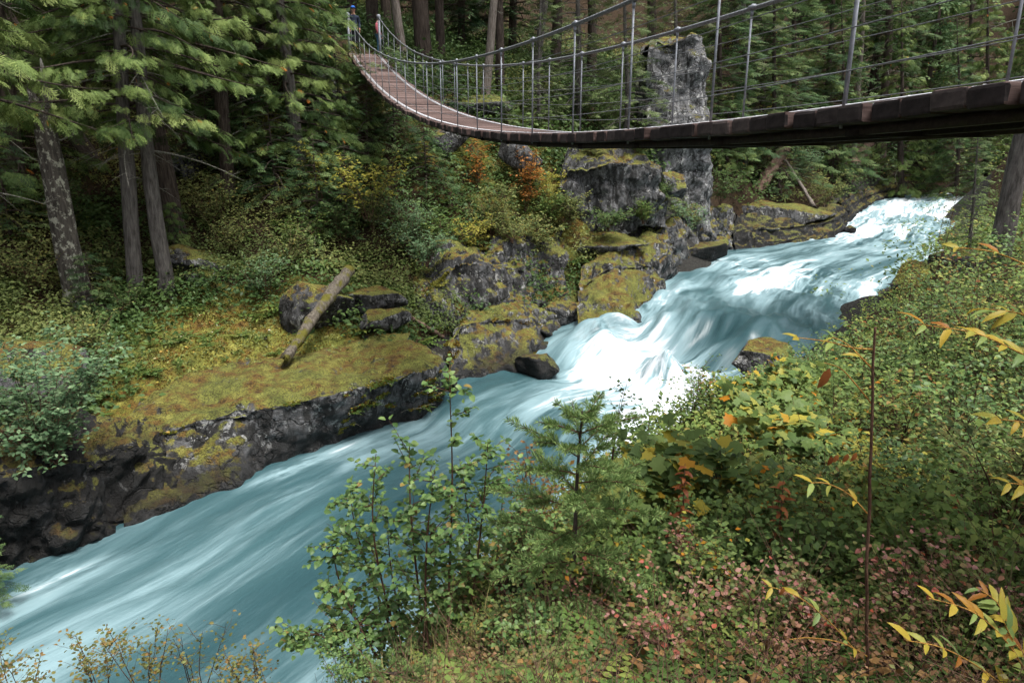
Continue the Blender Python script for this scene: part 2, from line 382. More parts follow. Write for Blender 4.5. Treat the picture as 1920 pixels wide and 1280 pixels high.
# ------------------------------------------------------------------ river
def make_water():
    t = NT('glacial_water'); tc = t.n('ShaderNodeTexCoord')
    def uvn(sx, sy, scale, detail, rough=.5, dist=0.0):
        mp = t.n('ShaderNodeMapping'); mp.inputs['Scale'].default_value = (sx, sy, 1); t.t.links.new(tc.outputs['UV'], mp.inputs[0])
        return t.noise(mp.outputs[0], scale, detail, rough, dist)
    fm = t.n('ShaderNodeAttribute', attribute_name='rnd').outputs['Fac']
    a = uvn(.13, .62, 1.0, 4, .55, .9); b = uvn(.32, 4.2, 1.0, 5, .6, .3); c = uvn(.05, .35, 1.0, 3); d_ = uvn(1.1, 15, 1.0, 3, .6)
    s = t.math('ADD', t.math('MULTIPLY', t.math('SUBTRACT', a, .5), 2.0), t.math('MULTIPLY', t.math('SUBTRACT', b, .5), 1.0))
    s = t.math('ADD', s, t.math('MULTIPLY', t.math('SUBTRACT', c, .5), 1.5))
    s = t.math('ADD', s, t.math('MULTIPLY', t.math('SUBTRACT', d_, .5), .3))
    e_ = uvn(.5, 1.7, 1.0, 5, .65, 1.2); s = t.math('ADD', s, t.math('MULTIPLY', t.math('SUBTRACT', e_, .5), t.math('ADD', .5, t.math('MULTIPLY', t.ss(fm, .1, .6), 1.6))))
    s = t.math('MULTIPLY', s, t.math('ADD', .62, t.math('MULTIPLY', t.ss(fm, .05, .5), .5)))
    s = t.math('ADD', s, fm)
    f = t.ss(s, -.24, 1.12)
    deep = t.ramp(c, [(.35, (.022, .058, .066)), (.65, (.044, .098, .107))])
    col = t.ramp(f, [(0, (0, 0, 0)), (1, (1, 1, 1))])
    cc = t.mix(t.ss(f, 0.0, .55), deep, (.185, .28, .30)); cc = t.mix(t.ss(f, .5, 1.0), cc, (.62, .66, .69))
    bn = t.bump(t.math('ADD', t.math('MULTIPLY', b, .7), t.math('MULTIPLY', a, 1.0)), .22, .25)
    ro = t.n('ShaderNodeMapRange'); t.t.links.new(f, ro.inputs[0]); ro.inputs[3].default_value = .32; ro.inputs[4].default_value = .85
    return t.finish(cc, ro.outputs[0], bn, .35)
M['water'] = make_water()
NU, NV = 380, 80
WL, WR = crom(SL, NU), crom(SR, NU)
ext = (WR-WL); wl_ = np.linalg.norm(ext[:, :2], axis=1)
WL2 = WL-ext/wl_[:, None]*1.1; WR2 = WR+ext/wl_[:, None]*1.3
WL2[:, 2] = WL[:, 2]; WR2[:, 2] = WR[:, 2]
vv = np.linspace(0, 1, NV)
wp = WL2[:, None]*(1-vv)[None, :, None]+WR2[:, None]*vv[None, :, None]
cen = (WL+WR)/2; ulen = np.concatenate([[0], np.cumsum(np.linalg.norm(np.diff(cen[:, :2], axis=0), axis=1))])
U = np.repeat(ulen[:, None], NV, 1)
side = np.cross(np.gradient(cen, axis=0), [0, 0, 1]); side /= np.linalg.norm(side, axis=1)[:, None]
V = ((wp-cen[:, None])*side[:, None]).sum(-1)
ui = np.linspace(0, 19, NU)                         # station index: 0 downstream ... 19 upstream
I = np.repeat(ui[:, None], NV, 1); vN = np.repeat(vv[None], NU, 0)
fall = np.exp(-((I-11.2)/1.1)**2); rap = np.exp(-((I-12.9)/1.3)**2); far = smooth(I, 15.0, 17.2)
Pn = np.stack([U*.32, V*.9, 0*U], -1); Pw = np.stack([U*.75, V*.5, 0*U+3], -1)
wave = fbm(Pn, 3, 40)*(.055+.20*fall+.10*rap+.12*far)+fbm(Pw, 2, 60)*(.03+.16*fall+.08*rap+.08*far)
Iw = I+.45*fbm(np.stack([V*.45, 0*V, 0*V], -1), 2, 18)
tongue = np.exp(-((Iw-12.0)/.5)**2)*.34 - np.exp(-((Iw-11.3)/.28)**2)*.42 + np.exp(-((Iw-10.75)/.25)**2)*.36 - np.exp(-((Iw-10.2)/.25)**2)*.22
wave = wave+tongue*smooth(vN, .06, .25)*(.7+.5*fbm(Pn*1.7, 2, 77))
wave = wave+.035*fbm(np.stack([U*.9, V*2.6, 0*U+9], -1), 3, 12)*(1+fall*3+far*2)+fall*.34*fbm(np.stack([U*.55, V*1.25, 0*U+5], -1), 2, 33)
edge = smooth(vN, .0, .14)*smooth(vN, 1.0, .86)
wp[..., 2] += wave*edge
foam = .04+0*I
foam += .66*np.exp(-((I-10.7-.5*(.5-vN))/1.0)**2)*smooth(vN, .08, .3)
foam += .55*np.exp(-((I-9.6)/.9)**2)*smooth(vN, .3, .7)
foam += .40*np.exp(-((vN-.88)/.17)**2)*smooth(I, 10.5, 8)*smooth(I, -.5, 2)
foam += .55*np.exp(-((vN-.152)/.028)**2)*(.55+.9*fbm(np.stack([U*.7, V*0, 0*U], -1), 2, 21))*smooth(I, 9.5, 7.5)+.12*np.exp(-((vN-.22)/.10)**2)*smooth(I, 9.0, 7.0)
foam -= .42*np.exp(-((I-12.2-.3*(.5-vN))/.55)**2)*smooth(vN, .2, .4)
foam += .30*np.exp(-((I-13.9)/.75)**2)*np.exp(-((vN-.55)/.3)**2)
foam += .38*smooth(I, 14.6, 16.6)
foam += .35*np.exp(-((I-11.9)/.6)**2)*np.exp(-((vN-.10)/.12)**2)
foam -= .25*np.exp(-((I-9.2)/1.2)**2)*smooth(vN, .42, .1)
foam += .08*smooth(I, 9.0, 10.5)+.09*smooth(I, 12.6, 13.6)+.14*np.exp(-((I-9.3)/1.0)**2)*smooth(vN, .25, .5)
foam += .15*fbm(np.stack([U*.25, V*.35, 0*U], -1), 3, 90)
jj = (np.arange(NU-1)[:, None]*NV+np.arange(NV-1)[None]).ravel()
wq = np.stack([jj, jj+1, jj+NV+1, jj+NV], 1)
river = obj('river', mesh('river', wp.reshape(-1, 3), wq, M['water'], foam.ravel(), True, np.stack([U, V], -1).reshape(-1, 2)))
tag(river, kind='structure')
def water_z(x, y):
    k = np.argmin((wp[..., 0]-x)**2+(wp[..., 1]-y)**2); return wp.reshape(-1, 3)[k, 2]

# ------------------------------------------------------------------ suspension bridge
def wood_mat(name, cols, scale=(1, 14, 14)):
    t = NT(name); v = t.coord(scale); n = t.noise(v, 2.2, 5, .65); o = t.n('ShaderNodeObjectInfo').outputs['Random']
    c = t.ramp(t.math('ADD', t.math('MULTIPLY', n, .62), t.math('MULTIPLY', o, .38)), [(.3, cols[0]), (.5, cols[1]), (.72, cols[2])])
    g = t.noise(t.coord(), 9, 4); c = t.mix(t.math('MULTIPLY', t.ss(g, .56, .68), .5), c, cols[3])
    return t.finish(c, .85, t.bump(n, .5, .01), .2)
M['plank'] = wood_mat('weathered_plank', [(.055, .034, .029), (.105, .068, .059), (.155, .108, .096), (.05, .035, .03)])
M['plank_end_under'] = wood_mat('dark_ends_and_undersides', [(.016, .012, .011), (.034, .026, .024), (.075, .058, .052), (.02, .017, .015)], (3, 6, 6))
M['under'] = wood_mat('dark_timber', [(.018, .014, .012), (.035, .027, .022), (.06, .045, .036), (.03, .035, .012)])
t_ = NT('galvanised_steel'); n_ = t_.noise(t_.coord(), 22, 4)
M['steel'] = t_.finish(t_.ramp(n_, [(.3, (.13, .14, .155)), (.7, (.26, .27, .295))]), .55, None, .5, 0, .35)
t_ = NT('cable_steel'); n_ = t_.noise(t_.coord(), 40, 4)
M['cable'] = t_.finish(t_.ramp(n_, [(.3, (.10, .105, .11)), (.7, (.24, .25, .26))]), .6, None, .5, 0, .3)
t_ = NT('mesh_wire'); M['wire'] = t_.finish((.62, .62, .64), .5, None, .5, 0, .2)

BS = 1.4; TH = .31829; BD = 2.37562*BS; BW = .91545*BS; BT0 = 10.53753*BS; BZ0 = .14293*BS+EYE; BC = .0083/BS; BTM = 4.89259*BS; BH = .838*BS
TEND = 32.4; TNEAR = -9.0
def bz(t): return BZ0+BC*(t-BTM)**2
ax = np.array([-math.sin(TH), math.cos(TH), 0]); lat = np.array([math.cos(TH), math.sin(TH), 0])
def bp(t, w, dz=0.0): return ax*t+lat*(BD+w)+np.array([0, 0, bz(t)+dz])
bridge = thing('suspension_bridge', 'cable suspension footbridge of thick wooden planks sagging across the river gorge', 'bridge', bp(TEND, BW/2))
bo = np.array(bridge.location)
rb = R(5)
def plank_mesh(seed):
    r = R(seed); bm = bmesh.new(); bmesh.ops.create_cube(bm, size=1.0)
    hl = (BW+.18)/2*(1+r.uniform(-.012, .012))
    for v in bm.verts: v.co = Vector((v.co.x*2*hl, v.co.y*.199, v.co.z*.108))
    bmesh.ops.bevel(bm, geom=[e for e in bm.edges], offset=.02, segments=2, affect='EDGES', profile=.6)
    for v in bm.verts:
        v.co += Vector((r.normal(0, .002), r.normal(0, .0015), r.normal(0, .0015)))
    me = bpy.data.meshes.new('plank'); bm.to_mesh(me); bm.free(); me.materials.append(M['plank']); me.materials.append(M['plank_end_under'])
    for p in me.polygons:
        if abs(p.normal.x) > .35 or p.normal.z < -.5: p.material_index = 1  # ends and undersides both take the darker wood
    return me
PM = [plank_mesh(k) for k in range(6)]
t = TEND; k = 0
while t > TNEAR:
    sl = math.atan(2*BC*(t-BTM)); c = bp(t, BW/2, -.054)
    o = obj('plank', PM[rb.randint(6)], bridge)
    yv = Vector(ax*math.cos(sl)+np.array([0, 0, math.sin(sl)])); xv = Vector(lat); zv = xv.cross(yv)
    m3 = Matrix((xv, yv, zv)).transposed().to_4x4()
    m3 = m3 @ Matrix.Rotation(rb.normal(0, .004), 4, 'Z')
    if rb.rand() < .5: m3 = m3 @ Matrix.Rotation(math.pi, 4, 'Z')
    m3.translation = Vector(c-bo)+Vector(lat)*rb.normal(0, .02)+Vector((0, 0, rb.normal(0, .003)))
    o.matrix_local = m3
    t -= .2145*math.cos(sl); k += 1
ts = np.linspace(TNEAR, TEND, 120)
def bline(w, dz, rad, name, mat, n=6, t0=TNEAR, t1=TEND, N=120):
    g = Geo(); g.tube([bp(t, w, dz)-bo for t in np.linspace(t0, t1, N)], rad, n); return obj(name, g.make(name, mat, True, False), bridge)
for w in (.14, BW*.5, BW-.14):
    g = Geo()
    P_ = np.array([bp(t, w, -.138)-bo for t in ts]); q_ = []
    v_ = np.concatenate([P_+lat*a+np.array([0, 0, b]) for a, b in ((-.05, .029), (.05, .029), (.05, -.029), (-.05, -.029))])
    m_ = len(ts)
    for a in range(4):
        b = (a+1) % 4; i_ = np.arange(m_-1); q_.append(np.stack([a*m_+i_, b*m_+i_, b*m_+i_+1, a*m_+i_+1], 1))
    g.add(v_, np.vstack(q_)); obj('stringer', g.make('stringer', M['under'], False, False), bridge)
for s_, w in ((0, -.02), (1, BW+.02)):
    # main cable: three strands twisted so that the lay of the rope shows
    g = Geo(); tt = np.linspace(TNEAR, TEND+.15, 720)
    for a in range(5):
        ph = tt*2*math.pi/.40+a*2*math.pi/5
        pts = np.array([bp(t, w, BH+.3*max(0, (t-24)/8.4)**2) for t in tt])+np.cos(ph)[:, None]*lat*.0125+np.sin(ph)[:, None]*np.array([0, 0, .0125])-bo
        g.tube(pts, .0115, 4)
    obj('main_cable', g.make('main_cable', M['cable'], True, False), bridge)
    for dz, name in ((.2, 'side_wire'), (.44, 'side_wire'), (.68, 'side_wire'), (.92, 'side_wire')):
        bline(w+(.022 if s_ else -.022), dz, .0042, name, M['cable'], 5)
    bline(w+.0, -.02, .018, 'deck_cable', M['cable'], 6)
    for k in range(-13, 18):
        t = BT0-k*BS-(0 if s_ == 0 else 0)
        if t > TEND-.3 or t < TNEAR: continue
        top = BH+.3*max(0, (t-24)/8.4)**2
        g = Geo(); a_, b_ = bp(t, w, -.13)-bo, bp(t, w, top+.012)-bo
        g.tube([a_, b_], .0105, 8); g.tube([b_-[0, 0, .085], b_-[0, 0, .03]], .016, 8)
        hgr = obj('hanger_rod', g.make('hanger_rod', M['steel'], True, False), bridge)
        g = Geo(); sl = 2*BC*(t-BTM); dv = ax*.055+np.array([0, 0, .055*sl])
        g.tube([b_-dv*.8, b_+dv*.8], .0265, 8); g.tube([b_-[0, 0, .035], b_+[0, 0, .032]], .012, 6)
        obj('cable_clamp', g.make('cable_clamp', M['steel'], False, False), hgr)
    # lacing of pale wire mesh along the deck edge
    g = Geo(); n_ = int((TEND-TNEAR)/.11); pts = []
    ww = (.035, .125) if s_ == 0 else (BW-.125, BW-.035)
    for i in range(n_):
        pts.append(bp(TEND-i*.11, ww[i % 2], .006+(.006 if i % 2 == 0 else 0))-bo)
    g.tube(pts, .0075, 4); g.tube(pts[::2], .005, 4); g.tube(pts[1::2], .005, 4)
    obj('edge_lacing', g.make('edge_lacing', M['wire'], False, False), bridge)
for k in range(-13, 18):
    t = BT0-k*BS
    if t > TEND-.3 or t < TNEAR: continue
    g = Geo(); g.box(bp(t, BW/2, -.15)-bo, ((BW-.1)/2, .035, .025), np.array([lat, ax, [0, 0, 1]]).T); obj('cross_beam', g.make('cross_beam', M['under'], False, False), bridge)
for w in (-.02, BW+.02):           # end posts with pale caps
    g = Geo(); top = BH+.3*((TEND+.15-24)/8.4)**2
    a_ = bp(TEND+.2, w, -.5)-bo; b_ = bp(TEND+.2, w, top-.02)-bo
    g.tube([a_, b_], .055, 10); po = obj('end_post', g.make('end_post', M['steel'], True, False), bridge)
    g = Geo(); g.tube([b_-[0, 0, .08], b_-[0, 0, .02], b_+[0, 0, .09], b_+[0, 0, .13]], [.065, .09, .09, .05], 12); obj('post_cap', g.make('post_cap', M['steel'], False, False), po)
_ico = {}
def ico(sub):
    if sub not in _ico:
        bm = bmesh.new(); bmesh.ops.create_icosphere(bm, subdivisions=sub, radius=1.0)
        v = np.array([x.co[:] for x in bm.verts]); f = np.array([[x.index for x in p.verts] for p in bm.faces]); bm.free(); _ico[sub] = (v, f)
    return _ico[sub]
# ------------------------------------------------------------------ people at the far bridge end
def plainmat(name, c, rough=.8):
    t = NT(name); n = t.noise(t.coord(), 18, 3); return t.finish(t.ramp(n, [(.3, tuple(x*.8 for x in c)), (.7, tuple(min(1, x*1.15) for x in c))]), rough, None, .2)
for k_, c_ in {'skin': (.50, .27, .19), 'navy': (.022, .03, .05), 'trousers': (.012, .013, .016), 'capblue': (.03, .12, .42), 'hair': (.03, .02, .015), 'pink': (.5, .13, .16), 'jeans': (.07, .16, .27), 'darkcoat': (.03, .03, .04), 'shoe': (.03, .025, .02)}.items(): M[k_] = plainmat('cloth_'+k_ if k_ != 'skin' else 'skin', c_)
def skin_mesh(name, verts, edges, mat, root=0):
    me = bpy.data.meshes.new(name); me.from_pydata([v[0] for v in verts], edges, []); o = bpy.data.objects.new(name, me); COL.objects.link(o)
    md = o.modifiers.new('skin', 'SKIN'); md.use_smooth_shade = True
    for i, v in enumerate(verts):
        sv = me.skin_vertices[0].data[i]; r = v[1]; sv.radius = r if isinstance(r, tuple) else (r, r); sv.use_root = (i == root)
    s2 = o.modifiers.new('sub', 'SUBSURF'); s2.levels = 2; s2.render_levels = 2
    dg = bpy.context.evaluated_depsgraph_get(); m2 = bpy.data.meshes.new_from_object(o.evaluated_get(dg)); bpy.data.objects.remove(o); bpy.data.meshes.remove(me)
    m2.name = name; m2.materials.clear(); m2.materials.append(mat); m2.polygons.foreach_set('use_smooth', np.ones(len(m2.polygons), bool)); return m2
def person(label, loc, rz, coat, legs, sc=1.0, cap=None, hair=False, sleeve=None):
    o = thing('person', label, 'person', loc, rz); o.scale = (sc,)*3
    V_ = [((0, 0, .92), (.15, .11)), ((0, 0, 1.10), (.14, .10)), ((0, 0, 1.30), (.165, .11)), ((0, 0, 1.44), (.10, .075)), ((0, -.01, 1.53), .055), ((0, -.02, 1.62), (.078, .095)), ((0, -.015, 1.72), (.072, .09)),
          ((.19, 0, 1.39), .062), ((.25, .02, 1.12), .05), ((.23, -.06, .88), .038), ((.225, -.08, .81), .035), ((-.19, 0, 1.39), .062), ((-.25, .02, 1.12), .05), ((-.23, -.06, .88), .038), ((-.225, -.08, .81), .035),
          ((.09, 0, .84), .10), ((.10, -.01, .48), .066), ((.105, .01, .09), .045), ((.11, -.12, .035), .04), ((-.09, 0, .84), .10), ((-.10, -.01, .48), .066), ((-.105, .01, .09), .045), ((-.11, -.12, .035), .04)]
    E_ = [(0, 1), (1, 2), (2, 3), (3, 4), (4, 5), (5, 6), (2, 7), (7, 8), (8, 9), (9, 10), (2, 11), (11, 12), (12, 13), (13, 14), (0, 15), (15, 16), (16, 17), (17, 18), (0, 19), (19, 20), (20, 21), (21, 22)]
    body = obj('body', skin_mesh('body', V_, E_, M['skin']), o)
    for s in (1, -1):                                  # fingers and thumbs
        F_ = [((s*.225, -.082, .80), .024)]; FE = []
        for k in range(4):
            F_ += [((s*(.222), -.11+.02*k, .755), .010), ((s*.215, -.115+.02*k, .715+.004*abs(k-1.5)), .009)]; FE += [(0, 1+2*k), (1+2*k, 2+2*k)]
        F_ += [((s*.205, -.125, .79), .011), ((s*.195, -.14, .755), .009)]; FE += [(0, 9), (9, 10)]
        obj('hand', skin_mesh('hand', F_, FE, M['skin']), o)
    JV = [((0, 0, .80), (.165, .125)), ((0, 0, .98), (.165, .125)), ((0, 0, 1.28), (.18, .125)), ((0, 0, 1.43), (.115, .09)), ((0, 0, 1.50), (.075, .07)), ((.20, 0, 1.39), .075), ((.26, .02, 1.12), .062), ((.238, -.055, .89), .05), ((-.20, 0, 1.39), .075), ((-.26, .02, 1.12), .062), ((-.238, -.055, .89), .05)]
    obj('jacket', skin_mesh('jacket', JV, [(0, 1), (1, 2), (2, 3), (3, 4), (2, 5), (5, 6), (6, 7), (2, 8), (8, 9), (9, 10)], M[coat], 1), o)
    if sleeve:
        for s in (1, -1): obj('sleeve', skin_mesh('sleeve', [((s*.20, 0, 1.40), .083), ((s*.262, .02, 1.12), .070), ((s*.24, -.055, .90), .056)], [(0, 1), (1, 2)], M[sleeve]), o)
    TV = [((0, 0, .94), (.155, .115)), ((.09, 0, .84), .112), ((.10, -.01, .48), .082), ((.105, .01, .08), .064), ((-.09, 0, .84), .112), ((-.10, -.01, .48), .082), ((-.105, .01, .08), .064)]
    obj('trousers', skin_mesh('trousers', TV, [(0, 1), (1, 2), (2, 3), (0, 4), (4, 5), (5, 6)], M[legs]), o)
    for s in (1, -1): obj('shoe', skin_mesh('shoe', [((s*.105, .05, .055), .056), ((s*.11, -.05, .048), .05), ((s*.112, -.15, .04), .042)], [(0, 1), (1, 2)], M['shoe']), o)
    face = Geo(); v, f = ico(2)
    for s in (1, -1):
        face.add(v*.011+[s*.03, -.098, 1.665], None, f)
    obj('eyes', face.make('eyes', M['hair'], True, False), body)
    g = Geo(); g.add(v*[.013, .026, .024]+[0, -.112, 1.635], None, f); obj('nose', g.make('nose', M['skin'], True, False), body)
    g = Geo(); g.add(v*[.026, .012, .007]+[0, -.102, 1.592], None, f); obj('mouth', g.make('mouth', M['pink'], True, False), body)
    for s in (1, -1): g = Geo(); g.add(v*[.012, .024, .034]+[s*.078, -.01, 1.645], None, f); obj('ear', g.make('ear', M['skin'], True, False), body)
    v, f = ico(3); hd = v*[.086, .106, .10]+[0, -.005, 1.70]
    if hair or cap:
        hv = v.copy(); hv = hv*[.088, .105, .115]+[0, .012, 1.685]; k = (v[:, 1] < -.35) & (v[:, 2] < .45); hv[k] = hv[k]*[.6, .3, 1]+[0, 0, 0]; g = Geo(); g.add(hv, None, f); obj('hair', g.make('hair', M['hair'], True, False), o)
    if cap:
        cv = v*[.098, .118, .095]+[0, 0, 1.725]; cv[:, 2] = np.maximum(cv[:, 2], 1.705); g = Geo(); g.add(cv, None, f); cp_ = obj('cap', g.make('cap', M[cap], True, False), o)
        bv = v*[.075, .085, .008]+[0, -.135, 1.712]; g = Geo(); g.add(bv, None, f); obj('brim', g.make('brim', M[cap], True, False), cp_)
    return o
pt = bp(TEND+.75, .28, 0); person('man in a blue cap and dark navy jacket standing behind the left end post', pt, TH+.25, 'navy', 'trousers', 1.0, 'capblue', True)
pt = bp(TEND+.7, BW+.05, -.12); person('person in pink sleeves and blue trousers half hidden by the right end post', pt, TH+1.2, 'darkcoat', 'jeans', .92, None, True, 'pink')
# ------------------------------------------------------------------ rocks
def rock_mesh(seed, size, mat, cuts=11, sub=5, amp=.06, flat=None):
    r = R(seed); v, f = ico(sub)
    n = r.normal(size=(cuts, 3)); n /= np.linalg.norm(n, axis=1)[:, None]; d = r.uniform(.55, .95, cuts)
    if flat is not None: n = np.vstack([n, [[0.05, -.08, 1.0]]]); d = np.append(d, flat)
    k = np.maximum(v @ n.T, 0)/d                      # soft polyhedron
    p = 34.0; rad = 1/np.maximum((k**p).sum(1)**(1/p), .62)
    q = v*rad[:, None]*np.asarray(size)
    s = float(np.mean(size)); nz = fbm(q/s*1.3+seed*3.1, 5, seed % 50)
    ridge = 1-np.abs(fbm(q/s*2.2+seed, 3, seed % 31))
    q = q+v*(s*amp*(nz+.5*ridge-.3))[:, None]
    return mesh('boulder', q, f, mat, None, True)
def rock(label, px, py, Y, size, mat, seed, rz=0.0, tilt=(0, 0), name='boulder', cat='boulder', z=None, **kw):
    c = PY(px, py, Y) if z is None else np.array([*PY(px, py, Y)[:2], z])
    o = obj(name, rock_mesh(seed, size, M[mat], **kw), None, c); o.rotation_euler = (tilt[0], tilt[1], rz)
    return tag(o, label, cat)
def loft(name, label, cat, sections, mat, nu=140, nv=70, amp=.12, freq=.9, seed=1, ridged=.0):
    """sections: list of cross-section polylines with the same number of points, front-bottom to back"""
    S = np.array(sections, float)
    S = np.stack([crom(s, nv) for s in S]); S = np.stack([crom(S[:, j], nu) for j in range(nv)], 1)
    du = np.gradient(S, axis=0); dv = np.gradient(S, axis=1); N = np.cross(dv, du); N /= np.linalg.norm(N, axis=2)[..., None]+1e-9
    P_ = S*freq
    d = fbm(P_, 5, seed)+.6*(.5-np.abs(fbm(P_*1.9, 4, seed+7)))
    d = d+ridged*(np.floor(vnoise(P_*np.array([.5, .5, 2.2]), seed+3)*3)/3)
    S = S+N*(amp*d)[..., None]
    o0 = S.reshape(-1, 3).mean(0); o0[2] = S[..., 2].min()
    i = (np.arange(nu-1)[:, None]*nv+np.arange(nv-1)[None]).ravel()
    q = np.stack([i, i+1, i+nv+1, i+nv], 1)
    o = obj(name, mesh(name, S.reshape(-1, 3)-o0, q, M[mat], None, True), None, o0)
    return tag(o, label, cat)
def sec(front, edge, back, base=-1.2, und=.35):
    """shelf section from three points: waterline foot, top front edge, top back edge"""
    f, e, b = map(np.array, (front, edge, back)); inn = (b-e)*[1, 1, 0]; inn = inn/(np.linalg.norm(inn)+1e-9)
    return [f+inn*und*2+[0, 0, base], f+inn*und+[0, 0, .1], f*.6+e*.4+inn*und*.5, e-inn*.02+[0, 0, -.18], e+inn*.12, e*.6+b*.4+[0, 0, .04], b, b+inn*.35+[0, 0, -.5], b+inn*.5+[0, 0, -1.5]]
SH = [((235, 1000), (235, 850, 13.2), (235, 790, 14.4)), ((300, 975), (290, 815, 13.6), (280, 735, 15.6)), ((420, 925), (420, 778, 14.2), (400, 688, 17.4)), ((500, 885), (500, 762, 14.6), (490, 664, 17.9)),
      ((640, 835), (640, 732, 15.5), (600, 652, 18.7)), ((720, 810), (715, 712, 16.2), (680, 640, 19.3)), ((790, 790), (787, 692, 16.9), (760, 640, 19.5)), ((832, 760), (828, 682, 17.8), (800, 650, 19.6)), ((842, 735), (841, 700, 18.5), (830, 662, 19.6))]
loft('rock_shelf', 'long flat rock shelf with golden moss on top and a dark face to the river', 'rock', [sec(PZ(*a, -.1), PY(*b), PY(*c), -1.2, .03) for a, b, c in SH], 'rock_moss', 230, 110, .17, 1.0, 3)
OV = [((-330, 1230), (-330, 1000, 8.6), (-330, 900, 10.0)), ((-150, 1150), (-150, 930, 9.6), (-150, 850, 11.2)), ((0, 1078), (0, 880, 10.4), (0, 800, 12.6)), ((120, 1050), (120, 868, 11.2), (120, 780, 13.7)), ((200, 1020), (200, 858, 12.0), (200, 790, 14.2)), ((262, 990), (262, 850, 12.9), (262, 800, 14.0)), ((330, 965), (330, 855, 13.5), (330, 835, 14.2))]
loft('overhanging_bank', 'black overhanging rock bank at the lower left waterline', 'rock', [sec(PZ(*a, -.1), PY(*b), PY(*c), -1.2, .02) for a, b, c in OV], 'rock_wet', 180, 100, .30, 1.5, 44, .2)
LD = [((838, 742), (842, 672, 20.6), (846, 640, 21.6)), ((862, 722), (862, 618, 21.8), (866, 590, 23.0)), ((920, 702), (915, 602, 22.9), (920, 574, 24.4)), ((990, 698), (985, 602, 23.8), (985, 566, 25.4)), ((1012, 670), (1012, 604, 24.8), (1012, 572, 26.2)), ((1040, 650), (1040, 590, 25.9), (1040, 560, 27.2)), ((1088, 622), (1085, 575, 27.6), (1090, 545, 28.8))]
loft('waterline_ledge', 'low dark ledge with lime moss along the calm inlet beside the rapids', 'rock', [sec(PZ(*a, 0), PY(*b), PY(*c), -1.0, .05) for a, b, c in LD], 'rock_moss', 170, 80, .24, 1.1, 51, .08)
# centre cliff: dark fissured ledge under the bushes
CL = [((770, 690, 20.8), (775, 585, 22.6), (780, 500, 24.6)), ((850, 640, 22.6), (840, 500, 23.8), (840, 455, 25.6)), ((920, 605, 23.8), (915, 495, 25.0), (915, 450, 26.6)), ((985, 590, 25.4), (980, 505, 26.8), (985, 440, 28.6)), ((1060, 575, 27.6), (1060, 500, 28.6), (1070, 420, 31))]
loft('cliff_ledge', 'fissured dark cliff ledge streaked with moss below the bushes at mid picture', 'cliff', [sec(PY(*a), PY(*b), PY(*c), -.9, .25) for a, b, c in CL], 'rock_half', 180, 90, .36, .8, 12, .12)
BK = [((1085, 622, .45), (1085, 545, 27.4), (1090, 490, 29.6)), ((1140, 604, .7), (1140, 505, 28.4), (1140, 455, 30.8)), ((1195, 588, .95), (1195, 500, 29.6), (1190, 440, 32.4)), ((1228, 550, 1.02), (1224, 492, 31.0), (1228, 435, 33.4)), ((1262, 516, 1.1), (1262, 455, 33.3), (1270, 405, 35.4)), ((1310, 488, 1.25), (1310, 432, 37.0), (1315, 398, 39)), ((1352, 471, 1.38), (1352, 425, 39.8), (1355, 392, 42)), ((1375, 468, 1.42), (1372, 440, 40.4), (1375, 420, 42))]
CR = [((1035, 420, 31.2), (1040, 340, 31.8), (1045, 300, 33.2)), ((1062, 418, 30.9), (1060, 312, 31.3), (1065, 284, 33.0)), ((1120, 414, 31.0), (1120, 306, 31.2), (1125, 276, 33.2)), ((1180, 408, 31.3), (1182, 306, 31.5), (1180, 274, 33.6)), ((1205, 404, 31.9), (1206, 318, 32.1), (1205, 288, 34.2)), ((1228, 400, 32.6), (1230, 330, 33.0), (1228, 300, 35.0)), ((1240, 400, 33.6), (1240, 345, 34.0), (1240, 320, 35.5))]
FS = [((1378, 467, 1.43), (1378, 432, 40.6), (1380, 405, 42.4)), ((1420, 460, 1.5), (1420, 428, 41.9), (1420, 400, 44)), ((1500, 450, 1.68), (1500, 422, 43.2), (1500, 398, 45.8)), ((1565, 440, 1.82), (1565, 410, 45.0), (1565, 388, 47.6)), ((1602, 402, 2.4), (1600, 380, 52.8), (1600, 364, 55.5)), ((1648, 376, 2.9), (1648, 360, 61.0), (1648, 348, 64)), ((1700, 363, 3.2), (1700, 350, 66.0), (1700, 340, 69))]
loft('far_shore_ledge', 'low black ledge running along the far waterline to the river bend', 'rock', [sec(PZ(*a), PY(*b), PY(*c), -1.0, -.5) for a, b, c in FS], 'rock_wet', 170, 70, .34, .7, 71, .1)
loft('grey_crag', 'broad overhanging grey crag below the bridge with a grassy moss brow', 'rock', [sec(PY(*a), PY(*b), PY(*c), -.6, .45) for a, b, c in CR], 'rock_grey', 160, 90, .42, .62, 61, .25)
loft('river_bluff', 'long dark bluff capped with orange moss from the rapids to the far slabs', 'rock', [sec(PZ(*a), PY(*b), PY(*c), -1.0, -.45) for a, b, c in BK], 'rock_moss', 190, 85, .30, .9, 23)
